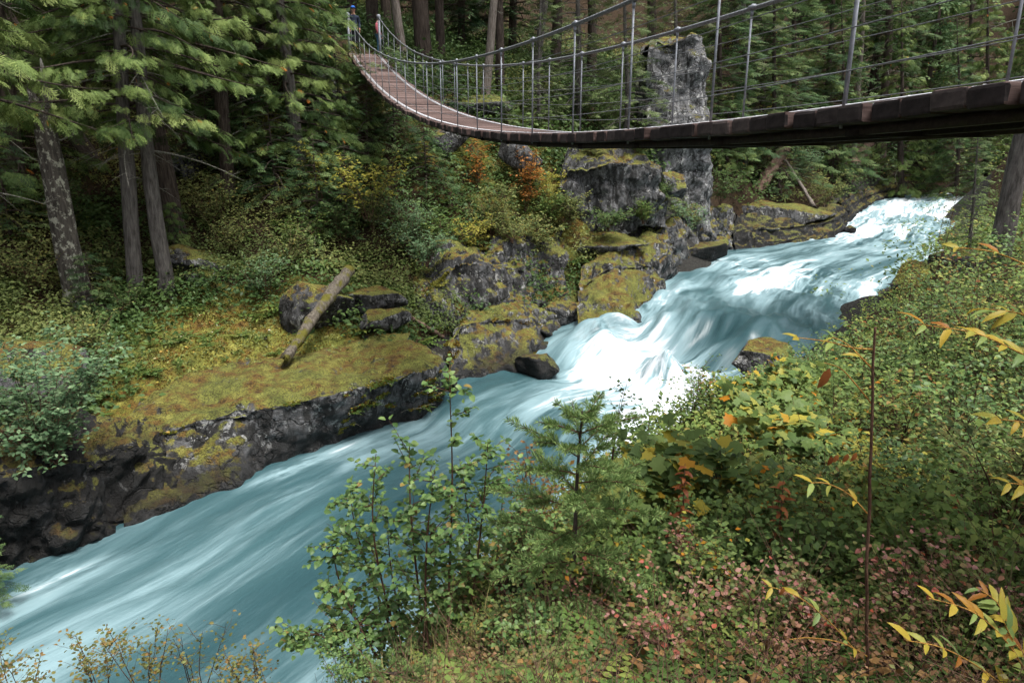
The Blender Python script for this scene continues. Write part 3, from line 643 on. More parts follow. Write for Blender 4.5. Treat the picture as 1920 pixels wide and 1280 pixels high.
for a in [
 ('large lichen-spotted boulder propped under the fallen log', 622, 588, 20.4, (.95, .75, .85), 'rock_half', 101, .3),
 ('blocky moss-topped boulder right of the fallen log', 697, 560, 21.0, (1.0, .75, .6), 'rock_half', 102, .1),
 ('small round mossy stone under the blocky boulder', 702, 602, 20.1, (.7, .5, .36), 'rock_moss', 103, .5),
 ('flat mossy slab wedged behind the rock shelf', 715, 636, 19.9, (.95, .6, .28), 'rock_moss', 104, .1),
 ('leaning grey boulder left of the fallen log', 572, 578, 20.9, (.45, .45, .6), 'rock_half', 105, .9),
 ('black wet rock standing in the calm inlet', 1000, 684, 21.2, (.72, .55, .42), 'rock_wet', 109, .4),
 ('stack of broken ledge stones beside the white rapids', 1055, 597, 26.2, (.8, .6, .7), 'rock_half', 110, .2),
 ('tiny dark stone breaking the foam at the head of the rapids', 1108, 608, 26.6, (.42, .36, .32), 'rock_wet', 111, .7),
 ('wet brown cobble at the foot of the ledge stones', 1022, 628, 25.0, (.4, .35, .25), 'rock_half', 112, .7),
 ('low black boulder at the waterline under the pillar foot', 1298, 480, 36.0, (1.3, .9, .75), 'rock_wet', 141, .2),
 ('dark mossy boulder at the waterline right of the pillar foot', 1338, 462, 39.4, (1.1, .9, .7), 'rock_moss', 142, .6),
 ('small wet rock upstream of the dark bluff', 1234, 528, 32.6, (.42, .4, .34), 'rock_wet', 113, .2),
 ('orange moss-covered knob at the foot of the rock pillar', 1262, 352, 34.2, (.8, .7, .5), 'rock_moss', 116, .1),
 ('hanging mossy ledge beneath the broad crag', 1130, 450, 31.4, (1.9, .9, .5), 'rock_moss', 117, .1),
 ('mossy shoulder rock above the shrub at the waterline', 1220, 400, 34.4, (.95, .9, .75), 'rock_moss', 118, .7),
 ('sloping golden-moss slab on the far bank below the leaning log', 1425, 392, 45.5, (3.3, 2.0, .75), 'rock_moss', 119, .25),
 ('lower mossy slab at the far waterline', 1400, 430, 43.5, (1.7, 1.0, .6), 'rock_moss', 120, .1),
 ('black wet ledge on the far bank at the head of the pool', 1530, 420, 47, (1.7, 1.2, .8), 'rock_wet', 121, .3),
 ('dark wet rock under the far moss slab', 1480, 440, 44.6, (1.6, .9, .45), 'rock_wet', 122, .1),
 ('rock splitting the far white rapids', 1590, 432, 45.5, (.6, .5, .3), 'rock_wet', 123, .6),
 ('mossy point rock jutting from the right bank into the pool', 1428, 676, 17.4, (.85, .9, .85), 'rock_moss', 124, .4),
 ('flat brown rock just under the right bank rapids edge', 1512, 688, 17.6, (.7, .6, .3), 'rock_half', 125, .1),
 ('broad brown rock at the right waterline below the slim saplings', 1728, 520, 24.5, (1.0, .9, .55), 'rock_half', 126, .3),
 ('grey boulder at the foot of the leaning right trunk', 1800, 505, 21.5, (.75, .7, .65), 'rock_half', 127, .9),
 ('pale grey boulder half buried high on the left slope', 352, 312, 26.6, (.52, .5, .55), 'rock_grey', 128, .2),
 ('grey rock under a moss cushion right of the twin trunks', 372, 520, 21.8, (.8, .6, .45), 'rock_half', 129, .2),
 ('moss cushion boulder behind the twin trunks', 372, 490, 22.6, (.95, .7, .45), 'rock_moss', 130, .2),
 ('rounded orange-moss boulder at the left edge above the round-leaved bush', 15, 690, 14.2, (.95, .9, .62), 'rock_moss', 131, .5),
 ('wet white-specked stone at the left waterline', 215, 1000, 12.3, (.8, .6, .32), 'rock_wet', 133, .5),
 ('mossy crag under the far bridge end', 615, 178, 30.0, (.95, .9, 1.15), 'rock_half', 134, .5),
 ('moss hummock below the far end of the deck', 850, 205, 33.8, (1.9, 1.2, .6), 'rock_moss', 135, .5),
 ('grey crag face under the middle of the bridge', 985, 300, 31.3, (.8, .7, .8), 'rock_grey', 136, .5),
 ('crag seam with orange moss left of the rust-red shrub', 830, 262, 30.2, (.9, .6, .7), 'rock_half', 137, .5),
 ]:
    rock(*a[:7], rz=a[7], sub=6 if a[6] in (101, 124) else 4 if max(a[4]) < .72 else 5, amp=.11, flat=.5 if a[6] in (124, 102, 119, 120) else None)
# rock pillar: tall square column seen through the hangers
pil = []
for py_, (xl, xr, Y) in [(440, (1218, 1334, 38.2)), (400, (1222, 1330, 38.3)), (330, (1226, 1326, 38.4)), (240, (1214, 1320, 38.5)), (160, (1212, 1316, 38.6)), (95, (1216, 1314, 38.7)), (72, (1226, 1310, 38.8)), (70, (1230, 1308, 38.9))]:
    a, b = PY(xl, py_, Y), PY(xr, py_, Y); dp = np.array([.35, 2.6, 0])
    pil.append([a, a*.5+b*.5+[0, -.2, 0], b, b+dp*.5+[.15, 0, 0], b+dp, (a+b)/2+dp, a+dp, a+dp*.5-[.15, 0, 0], a])
tp = np.array(pil[-1]).mean(0); pil += [[p*.6+tp*.4+[0, 0, .06] for p in pil[-1]], [p*.1+tp*.9+[0, 0, .10] for p in pil[-1]]]
loft('rock_pillar', 'tall pale grey rock pillar with orange moss standing behind the bridge cables', 'rock', pil, 'rock_pale', 140, 110, .42, .6, 31, .3)

# ------------------------------------------------------------------ leaves, fronds, conifers
def frond(n=8, w=.42, droop=.22, lw=.075, ang=50):
    v = []; q = []
    a = math.radians(ang)
    def z(x, y): return -droop*x*x-.35*abs(y)**1.5
    for i in range(n):
        x = .06+.86*i/n; l = w*(1-.78*(i/n)**1.4)*(.72 if i == 0 else 1.0)
        for s in (-1, 1):
            bx = x+(.04 if s > 0 else 0); tx, ty = bx+l*math.cos(a), s*l*math.sin(a); mx, my = bx+l*.55*math.cos(a), s*l*.55*math.sin(a)
            ox, oy = -math.sin(a)*lw*s*s, math.cos(a)*lw*s
            k = len(v); v += [(bx, 0, z(bx, 0)), (mx-ox*.8, my-oy*.8, z(mx, my)-.01), (tx, ty, z(tx, ty)), (mx+ox*.8, my+oy*.8, z(mx, my)+.015)]; q.append((k, k+1, k+2, k+3))
    k = len(v); v += [(.8, 0, z(.8, 0)), (.92, -lw*.6, z(.92, 0)), (1.06, 0, z(1.06, 0)), (.92, lw*.6, z(.92, 0))]; q.append((k, k+1, k+2, k+3))
    return np.array(v), np.array(q)
def spray2(n=6, w=.62, droop=.3, lw=.026, ang=38, seed=3):
    rs = R(seed); v = []; q = []; a = math.radians(ang)
    def z(x, y): return -droop*x*x-.30*abs(y)**1.4
    def blade(x0, y0, x1, y1, w_):
        dx, dy = x1-x0, y1-y0; L = math.hypot(dx, dy)+1e-9; nx, ny = -dy/L*w_, dx/L*w_; mx, my = x0+dx*.5, y0+dy*.5
        k = len(v); v.extend([(x0, y0, z(x0, y0)), (mx-nx, my-ny, z(mx, my)), (x1, y1, z(x1, y1)), (mx+nx, my+ny, z(mx, my)+.012)]); q.append((k, k+1, k+2, k+3))
    blade(0, 0, 1.05, 0, lw*.8)
    for i in range(n):
        x = .08+.84*i/n
        for s in (-1, 1):
            l = w*(1-.8*(i/n)**1.2)*rs.uniform(.75, 1.1); b = x+(.06 if s > 0 else 0); aa_ = a*rs.uniform(.8, 1.2); tx, ty = b+l*math.cos(aa_), s*l*math.sin(aa_); blade(b, 0, tx, ty, lw)
            for u, sg in ((.38, 1), (.5, -1), (.7, 1)):
                if l < .2 and u > .4: continue
                px, py = b+(tx-b)*u, ty*u; a2 = aa_+sg*.62; l2 = l*.42*rs.uniform(.8, 1.15); blade(px, py, px+l2*math.cos(a2), py+s*l2*math.sin(a2), lw*.85)
    return np.array(v), np.array(q)
FR_CEDAR = spray2(5); FR_HEM = spray2(4, .50, .12, .026, 50, 5); FR_FERN = frond(9, .27, .42, .05, 72); FR_FAR = frond(2, .55, .25, .11, 38); FR_FERN_FAR = frond(5, .3, .42, .075, 66)
LEAF2 = (np.array([(0, 0, 0), (.45, -.3, .07), (1, 0, -.04), (.45, .3, .07)]), None, np.array([(0, 1, 2), (0, 2, 3)]))
def leaf_ovate(w=.36, fold=.10, curl=.12):
    X = [0, .3, .66, 1.0]; z = [0, .02, -.01, -curl]
    v = [(x, 0, zz) for x, zz in zip(X, z)]+[(.24, w*.92, fold), (.6, w*.86, fold*.7), (.24, -w*.92, fold), (.6, -w*.86, fold*.7), (.86, w*.4, -curl*.4), (.86, -w*.4, -curl*.4)]
    t = [(0, 1, 4), (0, 6, 1), (2, 3, 8), (3, 2, 9), (2, 8, 5), (2, 7, 9)]; q = [(1, 2, 5, 4), (2, 1, 6, 7)]
    return np.array(v), np.array(q), np.array(t)
LEAF_MID = (np.array([(0, 0, 0), (.5, 0, .0), (1, 0, -.1), (.42, .34, .09), (.42, -.34, .09)]), None, np.array([(0, 1, 3), (1, 2, 3), (0, 4, 1), (1, 4, 2)]))
LEAF_OV = leaf_ovate(); LEAF_LANCE = leaf_ovate(.21, .05, .2)
def leaf_maple():
    a = np.radians([180, 128, 105, 78, 55, 36, 20, 0, -20, -36, -55, -78, -105, -128]); r = [.12, .58, .52, .78, .60, .80, .70, 1.0, .70, .80, .60, .78, .52, .58]
    v = [(0, 0, .05)]+[(rr*math.cos(x), rr*math.sin(x), -.12*rr*rr+.04*math.sin(3*x)) for x, rr in zip(a, r)]
    n = len(a); return np.array(v), None, np.array([(0, 1+(i+1) % n, 1+i) for i in range(n)])
LEAF_MAPLE = leaf_maple()

G = lambda *s: list(s)
M['cedar'] = leaf_mat('cedar_foliage', G((0, (.030, .055, .018)), (.35, (.072, .110, .032)), (.75, (.165, .21, .065)), (.955, (.27, .31, .11)), (.965, (.40, .12, .03)), (1, (.45, .16, .05))), .25)
M['hemlock'] = leaf_mat('hemlock_foliage', G((0, (.020, .044, .019)), (.5, (.066, .112, .043)), (1, (.17, .215, .085))), .25)
M['lichenfir'] = leaf_mat('lichen_fir_foliage', G((0, (.05, .08, .03)), (.6, (.14, .18, .07)), (.9, (.15, .165, .085)), (1, (.23, .22, .16))), .22)
M['bark_brown'] = bark_mat('brown_bark', (.025, .019, .015), (.11, .085, .07))
M['bark_grey'] = bark_mat('grey_bark', (.05, .044, .04), (.19, .17, .155))
M['bark_lichen'] = bark_mat('lichen_bark', (.03, .026, .022), (.12, .105, .09), (.34, .335, .27), .54, 7)
M['bark_pale'] = bark_mat('pale_bark', (.10, .08, .065), (.27, .23, .2))
M['twig'] = bark_mat('lichen_twig', (.09, .08, .06), (.3, .29, .25))

def trunk_geo(rs, H, r0, r1, wob=.12, n=14, m=36):
    h = np.linspace(0, 1, m)**1.25*H; p = np.stack([wob*vnoise(np.stack([h*.22, 0*h, 0*h+rs.rand()*50], 1), 5), wob*vnoise(np.stack([h*.22, 0*h+9, 0*h+rs.rand()*50], 1), 8), h], 1)
    p[:, :2] -= p[0, :2]; p[0, 2] = -.6
    rad = r1+(r0-r1)*(1-h/H)**.9+r0*.3*np.exp(-h/.35)
    g = Geo(); g.tube(p, rad, n); v = g.v[0]
    c = np.repeat(p, n, 0); k = np.arange(m*n); d = v[:m*n]-c
    v[:m*n] = c+d*(1+.16*fbm(np.stack([d[:, 0]/r0*1.5, d[:, 1]/r0*1.5, c[:, 2]*.5], 1)+rs.rand()*9, 3, 4))[:, None]
    return g, p
def conifer(seed, H, base, spread, nlimb, r0, style='cedar', mats=('bark_brown', 'cedar'), spray=.42, per=20, bare=0, fr=None, spiky=0.0):
    """-> (trunk, branches, crown) meshes, origin at the foot"""
    rs = R(seed); g, P_ = trunk_geo(rs, H, r0, r0*.12); gb = Geo(); gf = Geo(); gd = Geo()
    pos = []; dirs = []; rnd = []; ups = []; siz = []
    for i in range(nlimb+bare):
        dead = i >= nlimb
        u = (i+rs.rand())/nlimb if not dead else rs.rand()
        h = base+(H-base)*u**1.15*.985 if not dead else rs.uniform(max(.8, base*.45), base+3.0)
        az = i*2.39996+rs.normal(0, .35); L = (spread*(1-(h-base)/(H-base+.01))**.75+.25)*rs.uniform(.6, 1.12) if not dead else spread*rs.uniform(.3, .8)
        o = np.array([np.interp(h, P_[:, 2], P_[:, 0]), np.interp(h, P_[:, 2], P_[:, 1]), h]); out = np.array([math.cos(az), math.sin(az), 0]); sd = np.array([-out[1], out[0], 0])
        s = np.linspace(0, 1, 9); bend = rs.normal(0, .14)
        if style == 'cedar': zc = L*(.12*s-.62*s**2+.34*s**3*rs.uniform(.6, 1.3))
        else: zc = L*(.10*s-.38*s**2)
        if dead: zc = L*(-.1*s-.25*s**2+.1*rs.normal(0, 1)*s)
        c = o+out*(s*L)[:, None]+sd*(bend*L*s**2)[:, None]; c[:, 2] += zc
        (gd if dead else gb).tube(c, np.linspace(.012+.012*L, .004, 9)*(1.0 if not dead else .8), 5, 0, False)
        if dead:
            for _ in range(6):
                k = rs.randint(3, 8); e = c[k]+(sd*rs.choice([-1, 1])*.3+out*.3+[0, 0, rs.normal(-.1, .16)])*L*.4; gd.tube([c[k], (c[k]+e)/2+[0, 0, .02], e], [.006, .005, .002], 4, 0, False)
            continue
        n = max(6, int(per*(L/spread)**.8)); t = rs.uniform(.16, 1.0, n)**.8; sg = rs.choice([-1, 1], n)
        pp = np.stack([np.interp(t, s, c[:, k]) for k in range(3)], 1)
        reach = (1-t)*.34*L*rs.uniform(.1, 1, n)
        d = out*(.55+.5*t)[:, None]+sd*(sg*rs.uniform(.25, .95, n))[:, None]
        d[:, 2] = rs.uniform(-1.15, -.2, n) if style == 'cedar' else rs.uniform(-.28, .06, n)
        pp = pp+(sd*sg[:, None]+out*.3)*reach[:, None]; pp[:, 2] -= reach*(.35 if style == 'cedar' else .12)
        pos.append(pp); dirs.append(d); dead_s = (rs.rand(n) < .022)*(style == 'cedar'); siz.append(spray*rs.uniform(.55, 1.25, n)*np.where(dead_s, .5, 1))
        br = rs.normal(0, .13)
        rnd.append(np.clip(.45+br*1.5+rs.normal(0, .17, n)+.15*(t-.5), 0, .95)+dead_s*1.0)
    pos = np.vstack(pos); dirs = np.vstack(dirs); siz = np.concatenate(siz); rnd = np.clip(np.concatenate(rnd), 0, 1)
    X = frames(dirs, np.tile([0, 0, 1.0], (len(dirs), 1)), rs, .5)*siz[:, None, None]
    f = fr or (FR_CEDAR if style == 'cedar' else FR_HEM)
    gf.inst(f[0], f[1], None, X, pos, rnd)
    return (g.make('trunk', M[mats[0]], True, False), gb.make('branches', M[mats[0]], True, False), gf.make('crown', M[mats[1]]))+((gd.make('dead_branches', M['twig'], True, False),) if bare else ())
def tree(proto, label, base, rz=0.0, sc=1.0, lean=(0, 0), cat='tree', name='conifer_tree', group=None, bark=None):
    o = thing(name, label, cat, base, rz, group); o.scale = (sc,)*3 if np.isscalar(sc) else sc
    o.rotation_euler = (Matrix.Rotation(lean[0], 3, 'X') @ Matrix.Rotation(lean[1], 3, 'Y') @ Matrix.Rotation(rz, 3, 'Z')).to_euler()
    for nm, me in zip(('trunk', 'branches', 'crown', 'dead_branches'), proto):
        c = obj(nm, me, o)
        if 'branches' in nm: c['kind'] = 'stuff'
        if bark and nm == 'trunk': c.material_slots[0].link = 'OBJECT'; c.material_slots[0].material = M[bark]
    return o
CED = [conifer(201, 18, 6.3, 4.6, 66, .34, 'cedar', spray=.48, per=42, bare=16), conifer(202, 19, 6.0, 4.0, 64, .29, 'cedar', spray=.46, per=40, bare=14), conifer(203, 15, .8, 3.4, 90, .26, 'cedar', spray=.50, per=28, bare=3)]
HEM = [conifer(211, 18, 1.4, 3.4, 115, .24, 'hem', ('bark_brown', 'hemlock'), .74, 25, 4), conifer(212, 14, .5, 3.0, 100, .18, 'hem', ('bark_brown', 'hemlock'), .68, 23, 2)]
LFIR = [conifer(221, 16, .9, 3.2, 85, .2, 'hem', ('bark_grey', 'lichenfir'), .66, 22, 26), conifer(222, 12, .5, 2.6, 70, .16, 'hem', ('bark_grey', 'lichenfir'), .55, 20, 20)]
TALL = [conifer(231, 26, 9.0, 3.6, 70, .42, 'hem', ('bark_brown', 'hemlock'), .75, 20, 14), conifer(232, 24, 11.0, 3.2, 60, .26, 'hem', ('bark_grey', 'hemlock'), .75, 18, 18)]
SAP = [conifer(241, 3.6, .25, 1.35, 46, .045, 'hem', ('bark_brown', 'hemlock'), .36, 15), conifer(242, 2.6, .15, 1.1, 38, .035, 'hem', ('bark_brown', 'hemlock'), .32, 14)]
CSAP = [conifer(251, 4.2, .3, 1.5, 44, .06, 'cedar', ('bark_brown', 'cedar'), .40, 15)]

# left bank: the measured trunks
def lean_to(px0, Y, px1, py1):        # lean so that the trunk passes through (px1, py1) at about the same distance
    b = plan(px0, Y); tpt = PY(px1, py1, Y); return b, math.atan2(tpt[0]-b[0], tpt[2]-b[2])
b, a = lean_to(152, 19.4, 88, 235)
snag = thing('broken_snag', 'pale lichen-crusted snag with a broken top on the left slope', 'tree', b); snag.rotation_euler = (0, a, 0)
rs = R(7); g, P_ = trunk_geo(rs, 6.0, .36, .25, .05, 20, 60)
v = g.v[0]; v[:, 2] += (v[:, 2] > 5.3)*rs.uniform(-.35, .25, len(v)); obj('trunk', g.make('trunk', M['bark_lichen'], True, False), snag)
gt = Geo(); pts = np.array([(.05, 0, 5.0), (.25, .1, 4.9), (.55, .2, 5.05), (.85, .1, 5.5)]); gt.tube(pts, [.03, .022, .015, .006], 6)
gt.tube([(-.2, 0, 4.3), (-.6, .1, 4.4), (-1.0, -.1, 4.9)], [.02, .014, .005], 6); gt.tube([(0, .1, 5.6), (.1, .1, 6.4), (.05, .15, 7.0)], [.16, .1, .02], 7)
obj('dead_branch', gt.make('dead_branch', M['twig'], True, False), snag)
LT = [(256, 20.6, 226, 200, CED[1], 'left of the twin grey cedar trunks rising from the mossy clearing', .85, 1.0, 'bark_grey'),
      (314, 20.9, 276, 200, CED[1], 'right of the twin grey cedar trunks rising from the mossy clearing', .85, 2.6, 'bark_grey'),
      (338, 23.5, 280, 150, CED[0], 'dark brown cedar close behind the twin grey trunks', 1.05, 4.0, None),
      (175, 25.5, 110, 200, CED[0], 'shaded cedar trunk standing behind the lichen snag', .9, .4, None),
      (-70, 16.2, -150, 200, CED[0], 'cedar at the left edge whose green sprays droop into the top left corner', .9, 5.0, None),
      (40, 22.5, 10, 150, CED[2], 'bushy cedar high on the slope at far left', 1.0, 1.7, None),
      (430, 25.5, 420, 150, CED[1], 'cedar with orange-flecked drooping sprays left of the far bridge end', .9, 3.3, None),
      (562, 27.0, 540, 120, CED[2], 'slim grey cedar nearest the mossy crag under the far bridge end', 1.0, 5.2, 'bark_grey'),
      (500, 29.5, 490, 100, HEM[0], 'dark hemlock uphill between the two right-hand cedars of the left slope', 1.0, .8, None),
      (240, 29.5, 215, 100, HEM[0], 'dark hemlock uphill behind the twin trunks', 1.0, 2.4, None),
      (610, 35.5, 606, 60, HEM[0], 'dark hemlock rising just left of the man in the blue cap', .95, 1.1, None),
      (100, 30.5, 85, 100, HEM[0], 'dark hemlock at the top left behind the bushy cedar', 1.1, 4.4, None),
      (-150, 24, -200, 100, HEM[0], 'dark hemlock beyond the left picture edge', 1.1, 3.3, None)]
for px0, Y, px1, py1, pr, lab, sc, rz, bark in LT:
    b, a = lean_to(px0, Y, px1, py1); tree(pr, lab, b, rz, sc, (0, a), bark=bark, name='cedar_tree' if pr in CED else 'hemlock_tree')
# trunks behind the bridge
BT = [(758, 36.5, 742, 0, TALL[1], 'slim pale leaning trunk left of the thick trunk behind the far bridge end', .9, .5, 'bark_pale'),
      (797, 38.0, 785, 0, TALL[0], 'thickest brown trunk behind the far half of the bridge', 1.05, 1.5, None),
      (828, 40.5, 822, 0, TALL[1], 'dark trunk just right of the thickest trunk', 1.05, 2.5, 'bark_brown'),
      (700, 40, 697, 0, TALL[0], 'shaded trunk behind the far right end post', .8, .2, None),
      (660, 44, 660, 0, TALL[1], 'shaded slim trunk behind the man in the blue cap', 1.1, 1.2, 'bark_brown'),
      (728, 47, 722, 0, TALL[1], 'dim trunk deep in the forest beyond the far bridge end', 1.2, 4.2, 'bark_brown'),
      (907, 34.5, 925, 0, TALL[1], 'pale grey trunk leaning right behind the middle of the bridge', .85, 3.5, 'bark_pale'),
      (938, 37.5, 936, 0, TALL[1], 'dark slim trunk beside the pale leaning trunk', .9, 4.5, 'bark_brown'),
      (1000, 41, 1022, 0, TALL[1], 'grey bare trunk leaning right above the sagging near cable', .95, 5.5, 'bark_grey'),
      (1040, 44, 1044, 0, TALL[0], 'brown trunk behind the grey leaning bare trunk', .8, .5, None),
      (1110, 46, 1108, 0, TALL[0], 'brown trunk left of the tall rock pillar', .8, 1.5, None),
      (1222, 50, 1222, 0, TALL[0], 'brown trunk rising behind the rock pillar', .9, 2.5, None),
      (865, 50, 865, 0, HEM[0], 'dark hemlock filling the gap right of the thick trunks', 1.1, 2.2, None),
      (960, 52, 960, 0, HEM[0], 'dark hemlock deep behind the middle of the bridge', 1.2, 1.2, None),
      (780, 56, 780, 0, HEM[0], 'dark hemlock deep behind the thickest trunk', 1.3, 3.2, None),
      (1085, 38.5, 1080, 0, LFIR[0], 'lichen-hung fir with dead twigs behind the near cable', .85, 3.2, None),
      (1172, 36.8, 1168, 0, LFIR[0], 'lichen-hung fir spreading pale green boughs left of the rock pillar', .75, 1.9, None),
      (1270, 45, 1268, 0, LFIR[0], 'lichen-hung fir behind the top of the rock pillar', .9, .3, None),
      (1010, 35.5, 1012, 0, LFIR[1], 'small ragged fir standing behind the sagging bridge middle', .65, 4.1, None)]
for px0, Y, px1, py1, pr, lab, sc, rz, bark in BT:
    b, a = lean_to(px0, Y, px1, py1); tree(pr, lab, b, rz, sc, (0, a), bark=bark, name='fir_tree' if pr in TALL+LFIR else 'hemlock_tree')
# far bank on the right
RT = [(1345, 46, 1345, 0, HEM[1], 'dark hemlock right behind the rock pillar'), (1395, 50, 1390, 0, LFIR[0], 'lichen-grey fir with hanging beard right of the rock pillar'), (1430, 53, 1430, 0, CED[2], 'light green cedar behind the near hanger pair'),
      (1490, 57, 1488, 0, HEM[0], 'dark hemlock above the leaning log'), (1545, 60, 1560, 0, CED[2], 'cedar above the thin leaning pole'), (1600, 63, 1618, 0, TALL[1], 'pale slim trunk leaning right between the two nearest hangers'),
      (1650, 66, 1672, 0, TALL[0], 'brown trunk leaning right over the head of the rapids'), (1640, 70, 1640, 0, CED[1], 'tall cedar behind the leaning brown trunk'), (1705, 71, 1710, 0, HEM[0], 'dark hemlock above the far white rapids'),
      (1760, 70, 1765, 0, CED[2], 'cedar with orange sprays above the far river bend'), (1815, 74, 1820, 0, CED[1], 'tall cedar over the plank ends at right'), (1880, 70, 1890, 0, CED[2], 'cedar with rusty sprays at the top right corner'),
      (1520, 76, 1520, 0, HEM[0], 'dark hemlock uphill behind the light green cedar'), (1760, 86, 1760, 0, HEM[0], 'dark hemlock uphill at top right'), (1945, 78, 1950, 0, HEM[0], 'dark hemlock at the right edge of the far bank'), (1380, 64, 1380, 0, HEM[0], 'dark hemlock deep behind the lichen-grey fir'),
      (1460, 50, 1460, 0, HEM[1], 'low dark hemlock left of the reddish leaning log'), (1580, 58, 1580, 0, HEM[1], 'low dark hemlock right of the thin leaning pole'), (1690, 62, 1690, 0, CED[2], 'bright cedar reaching down to the far rapids'), (1850, 64, 1850, 0, CED[2], 'bright cedar above the right river bend'), (1930, 60, 1930, 0, CED[2], 'bright cedar touching the right picture edge'), (1790, 60, 1795, 0, HEM[1], 'low dark hemlock over the bend of the rapids')]
for i, (px0, Y, px1, py1, pr, lab) in enumerate(RT):
    b, a = lean_to(px0, Y, px1, py1); tree(pr, lab, b, i*1.7, 1.1+.12*math.sin(i*2.1), (0, a), bark='bark_pale' if 'pale' in lab else None, name='cedar_tree' if pr in CED else 'hemlock_tree' if pr in HEM else 'fir_tree')
# right bank leaning trunk
b, a = lean_to(1868, 20.5, 1925, 240)
tree(TALL[1], 'grey trunk leaning right at the right picture edge below the bridge', b, .4, (1.15, 1.15, .9), (0, a), bark='bark_grey', name='fir_tree')
b, a = lean_to(1812, 24.5, 1830, 300)
tree(LFIR[1], 'bare lichen-bearded fir beside the leaning right trunk', b, .9, .45, (0, a), name='fir_tree')
# far wood: reads as one mass
def far_wood():
    rs = R(77); g = Geo(); gt = Geo(); protos = []
    for i in range(105):
        Y = rs.uniform(58, 120); px = rs.uniform(-300, 2250)
        if px > 1250: Y = 68+rs.rand()*40
        if px < 600: Y = rs.uniform(34, 60)
        b = plan(px, Y); H = rs.uniform(12, 20)
        gt.tube([b-[0, 0, .5], b+[0, 0, H*.6], b+[0, 0, H]], [.3, .2, .03], 7)
        n = 300; u = rs.rand(n)**.9; h = 1.0+u*(H-1.0); az = rs.uniform(0, 2*np.pi, n); L = (3.4*(1-u)**.7+.3)*rs.uniform(.25, 1, n)
        out = np.stack([np.cos(az), np.sin(az), 0*az], 1); pos = b+out*L[:, None]; pos[:, 2] += h-.25*L
        d = out.copy(); d[:, 2] = rs.uniform(-.6, 0, n); d[:, :2] += rs.normal(0, .4, (n, 2))
        g.inst(FR_FAR[0], FR_FAR[1], None, frames(d, np.tile([0, 0, 1.], (n, 1)), rs, .5)*(rs.uniform(.9, 1.9, n))[:, None, None], pos, np.clip(rs.normal(.55, .2, n)+rs.normal(0, .1), 0, 1))
    o = obj('far_wood', g.make('far_wood', M['hemlock'])); tag(o, 'dense dark conifer wood closing the view behind the nearer trees', 'forest', kind='stuff')
    w = obj('trunks', gt.make('trunks', M['bark_brown'], True, False), o); tag(w, kind='stuff')
far_wood()
# ------------------------------------------------------------------ logs, fence
def log_thing(label, a, b, r0, r1, mat, stubs=3, seed=1, name='fallen_log'):
    a, b = np.array(a), np.array(b); rs = R(seed); n = 24; s = np.linspace(0, 1, n); o = thing(name, label, 'log', a)
    P_ = (b-a)*s[:, None]; P_[:, 2] += .04*np.sin(s*3.1)*np.linalg.norm(b-a)*.3
    g = Geo(); g.tube(P_, r0+(r1-r0)*s, 16); v = g.v[0]; c = np.repeat(P_, 16, 0); v[:n*16] = c+(v[:n*16]-c)*(1+.3*fbm(v[:n*16]*4+seed, 4, 2))[:, None]
    v[:16] += ((a-b)/np.linalg.norm(b-a))*rs.uniform(0, .35, 16)[:, None]
    obj('stem', g.make('stem', M[mat], True, False), o)
    for k in range(stubs):
        p = P_[rs.randint(3, n-3)]; e = p+rs.normal(0, .22, 3)+[0, 0, .1]; g = Geo(); g.tube([p, e], [.03, .012], 6); obj('branch_stub', g.make('branch_stub', M['twig'], True, False), o)
    return o
M['log_moss'] = bark_mat('mossy_log_bark', (.05, .04, .03), (.19, .165, .13), None, .6, 9, (.115, .105, .022))
M['log_red'] = bark_mat('reddish_log', (.10, .06, .045), (.27, .18, .14))
log_thing('mossy log lying with its broken end on the rock shelf', PY(538, 668, 17.1), PY(656, 506, 20.6), .135, .2, 'log_moss', 4, 3)
log_thing('thick reddish log leaning on the far bank below the bridge', PY(1420, 362, 47.5), PY(1478, 268, 50), .42, .34, 'log_red', 2, 5)
log_thing('thin pale pole leaning the other way beside the reddish log', PY(1524, 384, 46.5), PY(1472, 300, 49), .13, .08, 'bark_pale', 1, 6)
log_thing('short reddish log leaning over the far bank right of the pole', PY(1600, 312, 62), PY(1632, 268, 63.5), .5, .4, 'log_red', 1, 8)
log_thing('fallen grey stick between the bend boulder and the shelf', PY(775, 598, 21.4), PY(830, 632, 22.2), .05, .08, 'log_red', 1, 9)
fence = thing('rail_fence', 'dark wooden rail fence behind the man at the far bridge end', 'fence', plan(622, 37.5))
fo = np.array(fence.location)
for k in range(3):
    g = Geo(); g.box(np.array([k*1.5-2.0, .3*k-.4, .6]), (.06, .06, .65)); obj('post', g.make('post', M['under'], False, False), fence)
for k in range(3):
    g = Geo(); g.tube([(-2.2, -.42, .4+.34*k), (1.2, .24, .42+.34*k)], .045, 6); obj('rail', g.make('rail', M['under'], True, False), fence)

